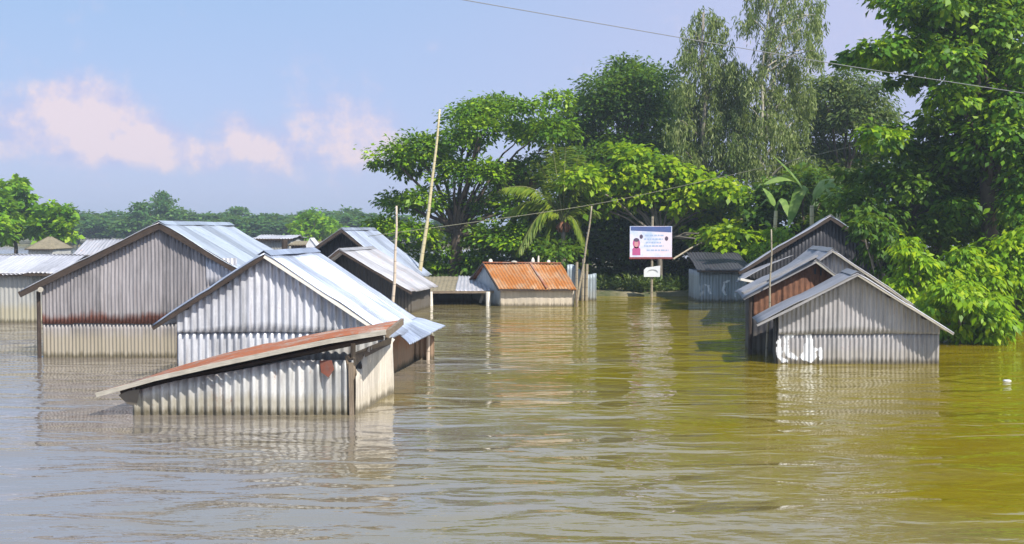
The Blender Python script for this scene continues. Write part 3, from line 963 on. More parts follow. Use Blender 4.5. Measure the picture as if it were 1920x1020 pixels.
# low open shelter left of it
YM = 50.6
rm = thing('open_shelter', (P(860, 575, YM).x, YM, 0), 'low open shelter with a flat brown roof left of the orange roofed shed', 'shelter')
xm0, xm1, xm2 = P(770, 540, YM).x, P(853, 540, YM).x, P(932, 546, YM).x
zf = P(860, 545, YM).z
zbk = P(860, 517, YM + 3.4).z
mb = MB()
corr_roof(mb, (xm0, YM + 3.4, zbk), (xm1, YM + 3.4, zbk), (xm0, YM, zf), (xm1, YM, zf), 0.2, 0.01, 51.0, ragged=0.15)
mb.build('roof_slope', M['thatch'], rm, smooth=True, solid=0.05)
mb = MB()
corr_roof(mb, (xm1 + 0.01, YM + 3.4, zbk + 0.03), (xm2 - 0.7, YM + 3.4, zbk + 0.03), (xm1 + 0.01, YM, zf + 0.02), (xm2 - 0.3, YM, zf + 0.02), 0.15, 0.016, 52.0)
mb.build('roof_sheet', M['roof_pale'], rm, smooth=True, solid=0.012)
mb = MB()
mb.bar((xm0 - 0.1, YM - 0.06, zf - 0.07), (xm2, YM - 0.06, zf - 0.05), 0.08, 0.11, jit=0.015)
mb.build('front_beam', M['wood_mid'], rm)
mb = MB()
corr_wall(mb, (xm0, YM + 3.2), (xm2 - 0.8, YM + 3.2), lambda s: zbk - 0.1, -0.6, 0.15, 0.014, 53.0)
mb.build('back_wall', M['tin_dark'], rm, smooth=True, solid=0.008)
for px in (809, 916):
    mb = MB()
    x = P(px, 570, YM - 0.2).x
    mb.tube([(x, YM - 0.55, -0.6), (x - 0.02, YM - 0.55, P(px, 547, YM - 0.55).z)], [0.11, 0.10], 8)
    mb.build('post', M['wood_white'], rm)
for px in (785, 868):
    mb = MB()
    x = P(px, 570, YM + 1.5).x
    mb.tube([(x, YM + 1.5, -0.6), (x, YM + 1.5, zf + 0.1)], 0.05, 6)
    mb.build('inner_post', M['wood_dark'], rm)
mb = MB()
mb.bar(P(900, 568, YM + 0.8), P(906, 552, YM + 0.8), 0.05, 0.12)
mb.build('brace', M['wood_pale'], rm)


# side-on sheds further back ------------------------------------------------
def long_shed(name, label, px0, px1, Y, py_eave, py_ridge, depth, wall, roof, cat='shed', inset=0.15, hip=0.0, seed=61.0, eave_h=0.08, bevel_r=0.0):
    a, b = P(px0, py_eave, Y - 0.3), P(px1, py_eave, Y - 0.3)
    zr = P(px0, py_ridge, Y + depth / 2).z
    x0, x1 = a.x, b.x
    ze = a.z
    root = thing(name, ((x0 + x1) / 2, Y, 0), label, cat)
    X0, X1 = x0 + inset, x1 - inset
    for nm, p, q in (('front_wall', (X0, Y), (X1, Y)), ('back_wall', (X1, Y + depth), (X0, Y + depth))):
        mb = MB()
        corr_wall(mb, p, q, lambda s: ze - 0.03, -0.6, 0.16, 0.014, seed)
        mb.build(nm, M[wall], root, smooth=True, solid=0.008)
    for x, fl in ((X0, True), (X1, False)):
        mb = MB()
        p, q = (x, Y + 0.03), (x, Y + depth - 0.03)
        if fl: p, q = q, p
        LL = depth - 0.06
        corr_wall(mb, p, q, lambda s: ze - 0.03 + (zr - ze - 0.1) * (1 - abs(s / LL - 0.5) * 2) * (1 - min(1, hip)), -0.6, 0.16, 0.014, seed + 1, kinks=[LL / 2])
        mb.build('side_wall', M[wall], root, smooth=True, solid=0.008)
    for sy in (-0.3, depth + 0.3):
        mb = MB()
        corr_roof(mb, (x0 + hip, Y + depth / 2, zr), (x1 - hip, Y + depth / 2, zr), (x0, Y + sy, ze), (x1, Y + sy, ze), 0.16, 0.018, seed + 2 + sy)
        mb.build('roof_slope', M[roof], root, smooth=True, solid=0.012)
    if hip > 0:
        for x, xx in ((x0, x0 + hip), (x1, x1 - hip)):
            mb = MB()
            corr_roof(mb, (xx, Y + depth / 2 - 0.01, zr), (xx, Y + depth / 2 + 0.01, zr), (x, Y - 0.3, ze), (x, Y + depth + 0.3, ze), 0.16, 0.005, seed + 7)
            mb.build('hip_slope', M[roof], root, smooth=True, solid=0.012)
    mb = MB()
    mb.bar((x0, Y - 0.29, ze - 0.06), (x1, Y - 0.29, ze - 0.06), 0.05, eave_h)
    mb.build('eave_plank', M['wood_dark'], root)
    return root


M['tin_j'] = tin('dull_tin', (0.33, 0.325, 0.30), 0.12, mud=0.6, mudz=0.8, metallic=0.1, rough=0.55, mudcol=(0.34, 0.29, 0.16))
long_shed('tin_shed', 'long pale roofed shed cut off by the left edge', -120, 108, 41.0, 512, 477, 5.0, 'tin_j', 'roof_pale', seed=61.0, eave_h=0.10)
long_shed('tin_shed', 'grey brown roofed shed just behind the largest shed at left', 118, 262, 49.0, 496, 448, 5.0, 'tin_dark', 'roof_worn', seed=63.0)
long_shed('hut', 'little brown roofed hut in front of the sunny trees at far left', 46, 100, 84.0, 466, 443, 3.4, 'tin_j', 'thatch', 'hut', hip=1.0, seed=65.0)
long_shed('tin_shed', 'low pale roofed shed seen over the roof of the largest shed', 470, 548, 62.0, 447, 441, 4.0, 'tin_j', 'roof_pale', seed=67.0)
long_shed('tin_shed', 'low grey brown shed between the largest shed and the dark gables', 538, 600, 58.0, 458, 452, 4.0, 'tin_e', 'thatch', seed=68.0)
mb = MB()
x = P(533, 460, 57).x
mb.tube([(x, 57, -0.6), (x + 0.02, 57, P(533, 449, 57).z)], 0.16, 8)
tag(mb.build('post', M['wood_dark']), 'thick dark post behind the roof of the largest shed', 'post')
YW = 56.5
wx0, wx1, wxa = P(574, 470, YW).x, P(594, 470, YW).x, P(582, 447, YW).x
rw = thing('hut', ((wx0 + wx1) / 2, YW, 0), 'tiny bright white gable end left of the taller dark gable', 'hut')
zE, zA = P(574, 462, YW).z, P(582, 447, YW).z
mb = MB()
mb.add([(wx0, YW, -0.6), (wx1, YW, -0.6), (wx1, YW, zE), (wxa, YW, zA), (wx0, YW, zE), (wx0, YW + 1.0, -0.6), (wx1, YW + 1.0, -0.6), (wx1, YW + 1.0, zE), (wxa, YW + 1.0, zA), (wx0, YW + 1.0, zE)],
       [(0, 1, 2, 3, 4), (9, 8, 7, 6, 5), (1, 6, 7, 2), (0, 4, 9, 5)])
mb.build('wall', M['white_paint'], rw)
mb = MB()
for zx in (wx0, wx1):
    mb.bar((wxa, YW + 0.5, zA + 0.02), (zx, YW + 0.5, zE + 0.02), 1.1, 0.03)
mb.build('roof', M['white_tin'], rw)
long_shed('house', 'whitish house glimpsed through the gap under the spreading tree', 826, 898, 72.0, 480, 468, 4.0, 'white_paint', 'roof_pale', 'house', seed=69.0)
long_shed('hut', 'faded red roofed hut among banana leaves above the right cluster', 1388, 1452, 63.5, 424, 403, 3.4, 'tin_brown', 'roof_faded', 'hut', seed=71.0)

# pale tin fence and post bundle right of the orange shed
YP = 54.0
rp = thing('tin_fence', (P(1095, 550, YP).x, YP, 0), 'pale blue tin fence leaning beside the orange roofed shed', 'fence')
mb = MB()
corr_wall(mb, (P(1063, 550, YP).x, YP), (P(1118, 550, YP).x, YP), lambda s: 1.75 - 0.35 * s + 0.12 * math.sin(s * 5), -0.5, 0.14, 0.014, 73.0)
M['tin_paleblue'] = tin('pale_blue_tin', (0.30, 0.35, 0.385), 0.15, mud=0.5, mudz=0.6, metallic=0.1, rough=0.5, streak=0.4, mudcol=(0.3, 0.29, 0.25))
mb.build('sheet', M['tin_paleblue'], rp, smooth=True, solid=0.008)
for px, tz in ((1080, 1.9), (1092, 2.05), (1099, 1.8)):
    mb = MB()
    x = P(px, 550, YP - 0.2).x
    mb.tube([(x, YP - 0.2, -0.6), (x + 0.05, YP - 0.15, tz)], 0.07, 7)
    mb.build('post', M['bamboo_grey'], rp)

# ------------------------------------------------------------------ poles, wires, signs
def pole(label, pts, rad, mat, cat='pole', name='bamboo_pole', group='bamboo poles standing in the flood'):
    mb = MB()
    n = 14
    q = []
    (a, b) = pts
    for i in range(n + 1):
        f = i / n
        p = a.lerp(b, f)
        bow = math.sin(math.pi * f) * (b - a).length * 0.008
        q.append(p + Vector((bow + 0.012 * math.sin(f * 17), 0, 0)))
    mb.tube(q, [rad * (1 - 0.55 * i / n) for i in range(n + 1)], 8)
    return tag(mb.build(name, M[mat], smooth=True), label, cat, group)


def down(px, py, qx, qy, Y):
    """Foot below the water on the line through two photo points."""
    a, b = P(px, py, Y), P(qx, qy, Y)
    d = (a - b)
    k = (b.z + 0.6) / (b.z - a.z)
    return b + d * k, b


pole('tallest pale bamboo pole leaning right beside the spreading tree', down(785, 515, 825, 205, 55.0), 0.115, 'bamboo')
pole('short pale bamboo pole rising in front of the dark gabled sheds', down(736, 553, 744, 386, 40.0), 0.075, 'bamboo_pink')
pole('thin grey bamboo pole leaning by the pale blue tin fence', down(1083, 552, 1110, 386, 52.5), 0.075, 'bamboo_grey')
pole('slim bamboo pole against the red brown planked shed', down(1440, 580, 1447, 430, 30.12), 0.04, 'bamboo_grey')
mb = MB()
p, q = P(1262, 486, 57.0), P(1325, 450, 58.5)
mb.tube([p, p.lerp(q, 0.5) + Vector((0, 0, 0.05)), q, P(1352, 440, 60)], [0.05, 0.045, 0.035, 0.03], 7)
tag(mb.build('branch', M['bamboo_grey']), 'bare pale branch sticking out of the tree beside the signboard', 'branch')


def wire(label, pts, rad, mat, name='wire'):
    mb = MB()
    q = []
    for a, b in zip(pts[:-1], pts[1:]):
        for i in range(8):
            q.append(a.lerp(b, i / 8))
    q.append(pts[-1])
    for _ in range(8):
        q = [q[0]] + [(q[i - 1] + q[i] * 2 + q[i + 1]) / 4 for i in range(1, len(q) - 1)] + [q[-1]]
    mb.tube(q, rad, 5)
    return tag(mb.build(name, M[mat], smooth=True), label, 'wire')


wire('pale overhead wire crossing the sky to the top right', [P(560, -55, 27), P(870, 0, 30), P(1260, 68, 34), P(1600, 126, 37), P(1930, 176, 39.3), P(2300, 235, 42)], 0.013, 'wire')
wire('lower slack line running from the dark gables into the big right tree', [P(690, 443, 51), P(880, 418, 51), P(1120, 384, 51), P(1400, 322, 49), P(1690, 252, 45), P(1775, 226, 43.5)], 0.014, 'rope')

# signboard
YS = 56.6
sx0, sx1 = P(1181, 455, YS).x, P(1260, 455, YS).x
sz0, sz1 = P(1220, 482, YS).z, P(1220, 424, YS).z
rs = thing('signboard', (P(1222, 556, YS).x, YS, 0), 'white and blue printed signboard with a pink portrait on a pole in the water', 'sign')
xm = P(1222, 556, YS).x
mb = MB()
mb.tube([(xm, YS + 0.09, -0.6), (xm + 0.03, YS + 0.09, sz1 + 0.5)], 0.065, 8)
mb.build('pole', M['bamboo_grey'], rs)
mb = MB()
mb.box((sx0, YS, sz0), (sx1, YS + 0.05, sz1))
m, t = new_mat('printed_board')
pos = t.n('ShaderNodeNewGeometry').outputs['Position']
g = t.noise(pos, 1.6, 4, 0.55)
col = t.ramp(g, [(0.35, (0.50, 0.60, 0.80)), (0.5, (0.74, 0.72, 0.84)), (0.65, (0.82, 0.68, 0.74))])
bs = t.n('ShaderNodeBsdfPrincipled', {'Base Color': col, 'Roughness': 0.5})
t.n('ShaderNodeOutputMaterial', {'Surface': bs})
M['board'] = m
mb.build('board', M['board'], rs)
BW, BH = sx1 - sx0, sz1 - sz0


def flat(mb, poly, dy=0.006):
    vs = [(sx0 + BW * a, YS - dy, sz0 + BH * b) for a, b in poly]
    mb.add(vs, [tuple(range(len(vs)))])


def ell(cx, cy, rx, ry, n=20):
    return [(cx + rx * math.cos(2 * math.pi * i / n), cy + ry * math.sin(2 * math.pi * i / n)) for i in range(n)]


M['blue_print'] = plain('blue_print', (0.08, 0.12, 0.30), 0.5, 0.3, 4)
M['pale_blue_print'] = plain('pale_blue_print', (0.38, 0.48, 0.68), 0.5, 0.2, 5)
M['pink_print'] = plain('pink_print', (0.50, 0.10, 0.26), 0.5, 0.2, 5)
M['skin_print'] = plain('skin_print', (0.62, 0.28, 0.30), 0.5, 0.2, 5)
M['dark_print'] = plain('dark_print', (0.10, 0.07, 0.12), 0.5, 0.2, 5)
M['red_print'] = plain('dark_red_wood', (0.22, 0.05, 0.05), 0.7, 0.3, 5)
mb = MB(); flat(mb, [(0.02, 0.86), (0.98, 0.80), (0.98, 0.985), (0.02, 0.985)]); mb.build('header_band', M['blue_print'], rs)
mb = MB(); flat(mb, [(0.06, 0.06), (0.25, 0.06), (0.25, 0.26), (0.20, 0.34), (0.11, 0.34), (0.06, 0.26)]); mb.build('portrait_body', M['pink_print'], rs)
mb = MB(); flat(mb, ell(0.155, 0.45, 0.085, 0.17)); mb.build('portrait_hair', M['pink_print'], rs)
mb = MB(); flat(mb, ell(0.155, 0.42, 0.05, 0.10), 0.010); mb.build('portrait_face', M['skin_print'], rs)
mb = MB(); flat(mb, ell(0.155, 0.555, 0.065, 0.06), 0.012); mb.build('portrait_headscarf', M['dark_print'], rs)
for cx, cy in ((0.27, 0.66), (0.87, 0.60)):
    mb = MB(); flat(mb, ell(cx, cy, 0.04, 0.07)); mb.build('round_emblem', M['dark_print'], rs)
mb = MB()
for i, (a, b, y) in enumerate(((0.36, 0.80, 0.70), (0.34, 0.78, 0.58), (0.38, 0.74, 0.47), (0.34, 0.80, 0.36), (0.40, 0.92, 0.22))):
    x = a
    while x < b:
        wd = random.uniform(0.03, 0.09)
        flat(mb, [(x, y - 0.02), (min(b, x + wd), y - 0.02), (min(b, x + wd), y + 0.025), (x, y + 0.025)])
        x += wd + 0.02
mb.build('text_line', M['pale_blue_print'], rs)
mb = MB()
mb.box((sx0 - 0.03, YS - 0.03, sz0 - 0.10), (sx1 + 0.03, YS + 0.06, sz0 - 0.002))
mb.build('bottom_rail', M['red_print'], rs)
rs2 = thing('notice_board', (xm, YS - 0.1, P(1222, 508, YS).z), 'small greyish white notice board fixed below the large signboard', 'sign')
a0, a1, b0, b1 = P(1207, 519, YS).x, P(1237, 519, YS).x, P(1222, 519, YS).z, P(1222, 498, YS).z
mb = MB()
mb.add([(a0, YS - 0.06, b0), (a1, YS - 0.06, b0), (a1 + 0.02, YS - 0.06, b1), (a0 + 0.12, YS - 0.06, b1 - 0.1), (a0, YS - 0.06, b1 - 0.22)] + [(a0, YS - 0.02, b0), (a1, YS - 0.02, b0), (a1 + 0.02, YS - 0.02, b1), (a0 + 0.12, YS - 0.02, b1 - 0.1), (a0, YS - 0.02, b1 - 0.22)],
       [(0, 1, 2, 3, 4), (9, 8, 7, 6, 5), (0, 5, 6, 1), (1, 6, 7, 2), (2, 7, 8, 3), (3, 8, 9, 4), (4, 9, 5, 0)])
mb.build('board', M['white_tin'], rs2)
mb = MB()
c = Vector((a0 + 0.45, YS - 0.066, b0 + 0.22))
pts = [c + Vector((0.27 * math.cos(a), 0, 0.16 * math.sin(a))) for a in np.linspace(0.1, math.pi - 0.1, 10)]
for p, q in zip(pts[:-1], pts[1:]):
    mb.bar(p, q, 0.006, 0.05, up=(0, 1, 0))
mb.build('painted_arc', M['wood_grey'], rs2)


# ------------------------------------------------------------------ vegetation
def leaf_mesh(name, pos_, axis, nrm, length, width, tint, mat, parent=None, origin=None):
    """Kite shaped folded leaves: one quad strip each. All arrays are (N, 3) or (N,)."""
    N = len(pos_)
    axis = axis / np.linalg.norm(axis, axis=1, keepdims=True)
    side = np.cross(axis, nrm)
    side /= np.linalg.norm(side, axis=1, keepdims=True) + 1e-9
    up = np.cross(side, axis)
    L, W = length[:, None], width[:, None]
    v = np.empty((N, 4, 3), dtype=np.float32)
    v[:, 0] = pos_
    v[:, 1] = pos_ + axis * L * 0.5 + side * W * 0.5 + up * W * 0.12
    v[:, 2] = pos_ + axis * L - up * L * 0.12
    v[:, 3] = pos_ + axis * L * 0.5 - side * W * 0.5 + up * W * 0.12
    if origin is not None:
        v -= np.array(origin, dtype=np.float32)
    me = bpy.data.meshes.new(name)
    me.vertices.add(N * 4)
    me.vertices.foreach_set('co', v.ravel())
    me.loops.add(N * 4)
    me.loops.foreach_set('vertex_index', np.arange(N * 4, dtype=np.int32))
    me.polygons.add(N)
    me.polygons.foreach_set('loop_start', np.arange(0, N * 4, 4, dtype=np.int32))
    at = me.attributes.new('tint', 'FLOAT', 'FACE')
    at.data.foreach_set('value', np.clip(tint, 0, 1).astype(np.float32))
    me.materials.append(mat)
    me.update()
    me.validate()
    o = bpy.data.objects.new(name, me)
    COL.objects.link(o)
    if parent is not None: o.parent = parent
    return o


def unit(a):
    return a / (np.linalg.norm(a, axis=-1, keepdims=True) + 1e-9)


def clump_leaves(blobs, per_area, sub_r, nleaf, leaf, flat=0.75, hang=0.2, shell=0.6):
    """blobs: [(centre, radius)] -> leaf arrays. Sub-clumps are spread on each blob's shell, leaves in each sub-clump."""
    P_, A_, N_, L_, W_, T_ = [], [], [], [], [], []
    for c, r in blobs:
        c = np.array(c)
        ns = max(5, int(per_area * r * r))
        d = unit(rng.normal(size=(ns, 3)))
        d[:, 2] = np.where(d[:, 2] < -0.45, -d[:, 2], d[:, 2])
        rad = r * (shell + (1.05 - shell) * rng.random(ns) ** 0.6)
        sc = c + d * rad[:, None] * np.array([1, 1, flat])
        st = rng.normal(0.0, 0.16, ns)
        rs_ = sub_r * r * (0.7 + 0.6 * rng.random(ns))
        for k in range(ns):
            n = max(3, int(nleaf * (0.6 + 0.8 * rng.random())))
            g = rng.normal(size=(n, 3)) * rs_[k] * np.array([0.75, 0.75, 0.42])
            p = sc[k] + g
            ax = unit(g * np.array([1, 1, 0.6]) + d[k] * 0.5 * rs_[k] + rng.normal(size=(n, 3)) * 0.35 * rs_[k])
            ax[:, 2] -= hang + 0.3 * rng.random(n)
            nn = np.array([0, 0, 0.9]) + d[k] * 0.55 + rng.normal(size=(n, 3)) * 0.42
            P_.append(p); A_.append(ax); N_.append(nn)
            s = 0.5 + 1.0 * rng.random(n) ** 1.3
            L_.append(leaf[0] * s); W_.append(leaf[1] * s)
            T_.append(0.5 + st[k] + rng.normal(0, 0.22, n))
    return [np.concatenate(x) for x in (P_, A_, N_, L_, W_, T_)]


def limb(mb, a, b, r0, r1, sag=0.15, n=7, wob=0.12):
    a, b = Vector(a), Vector(b)
    L = (b - a).length
    pts, rr = [], []
    for i in range(n + 1):
        f = i / n
        p = a.lerp(b, f)
        # leave the trunk rising, flatten towards the tip
        p.z += math.sin(math.pi * f) * L * sag
        if 0 < i < n:
            p += Vector((random.uniform(-1, 1), random.uniform(-1, 1), random.uniform(-1, 1))) * wob * L / n
        pts.append(p); rr.append(r0 + (r1 - r0) * f ** 0.8)
    mb.tube(pts, rr, 7)


def tree(name, label, cat, Y, foot, fork, blobs, leaf, mat, bark='bark', trunk_r=0.3, per_area=16, sub_r=0.34, nleaf=34, depth=1.2, fill=1.0, group=None, flat=0.75,
         hang=0.2, limbs=12, ground=-0.5, shell=0.6, dirY=1.0):
    """foot, fork: photo px of trunk base (py ignored) and of where it splits; blobs: photo (px, py, radius px[, dY])."""
    global rng
    random.seed(zlib.crc32(label.encode()))
    rng = np.random.default_rng(zlib.crc32(label.encode()))
    base = P(foot[0], 555, Y)
    base.z = 0
    root = thing(name, base, label, cat, group)
    B = []
    cx = sum(b[0] for b in blobs) / len(blobs)
    for b in blobs:
        r = b[2] * mpp(Y)
        dy = b[3] if len(b) > 3 else random.uniform(-depth, depth)
        B.append((P(b[0], b[1], Y + dy), r))
        if fill and random.random() < fill:   # the crown goes on behind
            f = 0.82
            B.append((P(b[0] * f + cx * (1 - f) + random.uniform(-.3, .3) * b[2], b[1] + b[2] * random.uniform(-0.1, 0.35), Y + dirY * (dy + 2.0 * r + random.random() * 1.5 * r)), r * 0.95))
    arr = clump_leaves([(tuple(c), r) for c, r in B], per_area, sub_r, nleaf, leaf, flat, hang, shell)
    leaf_mesh('crown', *arr, M[mat], root, base)
    mb = MB()
    fk = P(fork[0], fork[1], Y)
    limb(mb, (base.x, base.y, ground), fk, trunk_r * 1.15, trunk_r * 0.75, 0.0, 8, 0.10)
    order = sorted(B, key=lambda q: -q[1])
    for c, r in order[:limbs * 2]:
        st = fk.lerp(Vector((base.x, base.y, fk.z * 0.6)), random.random() * 0.35)
        limb(mb, st, c, trunk_r * random.uniform(0.30, 0.45), 0.03, 0.08)
    mb.build('trunk', M[bark], root, smooth=True)
    return root


# spreading tree left of centre
tree('spreading_tree', 'wide spreading tree with tiered branches left of centre behind the tall bamboo pole', 'tree', 62.0, (852, 556), (856, 430),
     [(738, 298, 40), (785, 285, 42), (715, 318, 22), (765, 320, 30), (812, 300, 30), (742, 385, 36), (790, 380, 36), (728, 432, 36), (775, 440, 38), (745, 475, 34), (810, 470, 30),
      (872, 222, 40), (925, 208, 40), (975, 214, 36), (862, 262, 36), (900, 250, 40), (1010, 250, 42), (1040, 195, 34), (1045, 245, 36),
      (850, 330, 42), (900, 335, 44), (955, 345, 46), (1000, 320, 40), (870, 385, 40), (930, 395, 42), (980, 395, 40),
      (870, 445, 38), (925, 450, 44), (985, 455, 44), (900, 495, 34), (1030, 470, 44), (960, 500, 36)],
     (0.26, 0.15), 'lf_rain', trunk_r=0.42, per_area=15, nleaf=46, depth=2.0, limbs=14, fill=0.45, flat=0.62)
# dark round tree
tree('round_tree', 'tall dark domed tree in the middle, behind the spreading tree', 'tree', 72.0, (1180, 556), (1180, 330),
     [(1180, 150, 48), (1130, 175, 44), (1225, 165, 50), (1105, 220, 48), (1165, 215, 60), (1230, 230, 56), (1262, 205, 40), (1065, 255, 42), (1110, 285, 50), (1180, 290, 60), (1250, 295, 54), (1060, 310, 45), (1130, 350, 55), (1210, 350, 55)],
     (0.26, 0.15), 'lf_dark', trunk_r=0.45, per_area=13, nleaf=46, depth=2.0, limbs=10)
# understory in the shade below
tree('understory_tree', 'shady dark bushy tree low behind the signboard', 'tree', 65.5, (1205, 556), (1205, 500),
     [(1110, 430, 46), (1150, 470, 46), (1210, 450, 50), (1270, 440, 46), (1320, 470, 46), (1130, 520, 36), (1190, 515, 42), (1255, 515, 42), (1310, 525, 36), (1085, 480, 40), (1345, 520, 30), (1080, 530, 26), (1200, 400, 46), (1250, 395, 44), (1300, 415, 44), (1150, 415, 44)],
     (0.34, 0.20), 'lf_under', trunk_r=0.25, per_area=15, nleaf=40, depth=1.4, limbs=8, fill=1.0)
# bright yellow-green tree behind the sign
tree('leafy_tree', 'low broad tree of bright yellow green leaves arching over the signboard', 'tree', 60.5, (1235, 556), (1240, 440),
     [(1165, 292, 26), (1190, 305, 32), (1085, 345, 34), (1060, 360, 24), (1118, 335, 34), (1150, 345, 38), (1200, 340, 38), (1235, 322, 34), (1270, 340, 38), (1310, 355, 36), (1350, 362, 36), (1388, 378, 30),
      (1095, 385, 30), (1075, 405, 24), (1170, 375, 32), (1225, 372, 34), (1290, 385, 32), (1340, 400, 34), (1330, 440, 34), (1368, 435, 34), (1400, 458, 24), (1352, 472, 30, -3.0), (1392, 478, 28, -3.2), (1372, 448, 30, -3.0), (1400, 448, 24, -3.0), (1352, 440, 26, -2.6), (1408, 418, 24), (1432, 458, 22), (1420, 480, 22), (1445, 442, 16)],
     (0.38, 0.24), 'lf_bright', bark='bark_grey', trunk_r=0.2, per_area=17, nleaf=34, depth=1.4, limbs=14, fill=0.35, flat=0.65, hang=0.45, dirY=0.6, sub_r=0.38)
tree('understory_tree', 'green bushy tree filling the gap behind the coconut palm', 'tree', 67.0, (1010, 556), (1010, 480),
     [(950, 470, 40), (1000, 430, 42), (1050, 400, 42), (1080, 350, 40), (1050, 460, 42), (1000, 500, 40), (930, 520, 36), (1060, 520, 40), (1045, 485, 36, -9.5), (1100, 300, 36), (880, 510, 30)],
     (0.28, 0.16), 'lf_dark', trunk_r=0.22, per_area=13, nleaf=40, depth=1.0, limbs=8, fill=0.5)
# mango-like tree
tree('mango_tree', 'dull green tree right of the feathery tree, above the banana leaves', 'tree', 69.0, (1585, 556), (1580, 380),
     [(1545, 175, 40), (1590, 165, 42), (1630, 185, 40), (1535, 225, 48), (1600, 230, 52), (1650, 225, 38), (1530, 285, 46), (1590, 300, 52), (1640, 290, 44), (1560, 350, 48), (1500, 330, 40), (1610, 360, 48), (1500, 390, 40), (1550, 410, 44)],
     (0.30, 0.12), 'lf_mango', trunk_r=0.4, per_area=12, nleaf=46, depth=2.0, hang=0.5, limbs=10)
# big right tree
tree('broad_leaf_tree', 'huge broad leaved tree filling the right edge, its top cut off', 'tree', 43.0, (1865, 560), (1850, 330),
     [(1668, 12, 30), (1705, 22, 34), (1755, 8, 44), (1815, 10, 50), (1880, 0, 55), (1925, 40, 50), (1735, 55, 34), (1790, 55, 48), (1850, 65, 52),
      (1600, 108, 22), (1640, 104, 30), (1680, 98, 34), (1725, 92, 38), (1585, 112, 14), (1770, 120, 46), (1830, 130, 50), (1890, 130, 54), (1940, 120, 50),
      (1790, 185, 40), (1840, 200, 50), (1900, 210, 54), (1660, 120, 24), (1940, 260, 50), (1860, 275, 54), (1650, 265, 32, -2.4), (1925, 320, 54), (1690, 160, 22),
      (1870, 340, 46), (1915, 390, 50), (1890, 440, 46), (1860, 490, 40), (1930, 480, 44), (1800, 395, 30), (1760, 420, 24)],
     (0.27, 0.165), 'lf_teak', trunk_r=0.36, per_area=24, nleaf=36, depth=1.8, limbs=14, fill=1.0, hang=0.55, flat=0.85)
tree('shade_tinted_crown', 'dense dark tree in shade left of the huge broad leaved tree', 'tree', 44.5, (1705, 560), (1700, 400),  # lower left of the huge tree, its shade put into dark leaf colour
     [(1800, 245, 46), (1745, 240, 34), (1690, 285, 38), (1740, 295, 46), (1800, 310, 50), (1610, 325, 34), (1650, 340, 44), (1710, 355, 50), (1775, 370, 50), (1840, 375, 44),
      (1600, 385, 38), (1640, 410, 44), (1695, 425, 46), (1760, 440, 46), (1820, 440, 44), (1630, 465, 38), (1690, 490, 36), (1605, 445, 26), (1740, 500, 36)],
     (0.26, 0.15), 'lf_dark', trunk_r=0.3, per_area=19, nleaf=34, depth=1.2, limbs=10, fill=0.75, hang=0.5, flat=0.85)
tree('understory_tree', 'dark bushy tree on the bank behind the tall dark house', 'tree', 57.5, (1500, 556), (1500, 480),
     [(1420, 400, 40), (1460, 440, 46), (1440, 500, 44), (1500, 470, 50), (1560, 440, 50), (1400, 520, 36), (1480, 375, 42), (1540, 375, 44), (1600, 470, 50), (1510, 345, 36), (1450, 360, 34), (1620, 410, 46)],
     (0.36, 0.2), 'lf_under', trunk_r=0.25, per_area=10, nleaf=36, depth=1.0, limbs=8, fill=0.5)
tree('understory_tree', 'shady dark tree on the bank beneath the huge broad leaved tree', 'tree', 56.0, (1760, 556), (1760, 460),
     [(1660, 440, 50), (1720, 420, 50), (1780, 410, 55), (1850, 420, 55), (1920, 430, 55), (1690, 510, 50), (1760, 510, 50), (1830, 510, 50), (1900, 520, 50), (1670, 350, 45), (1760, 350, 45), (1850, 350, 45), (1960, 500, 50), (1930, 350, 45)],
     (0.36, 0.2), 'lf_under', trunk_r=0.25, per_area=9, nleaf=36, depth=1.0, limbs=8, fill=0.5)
tree('broad_leaf_tree', 'broad leaved tree just beyond the right edge, its outer leaves entering the frame', 'tree', 49.0, (2090, 556), (2090, 380),
     [(2010, 120, 55), (2080, 60, 60), (2160, 110, 60), (1990, 210, 50), (2060, 180, 60), (2140, 210, 60), (2220, 200, 50), (2000, 310, 55), (2080, 300, 60), (2170, 320, 60), (1985, 420, 50), (2060, 430, 55), (2150, 430, 55), (2230, 400, 45)],
     (0.30, 0.18), 'lf_teak', trunk_r=0.36, per_area=12, nleaf=34, depth=1.8, limbs=12, fill=0.8, hang=0.5, flat=0.85)
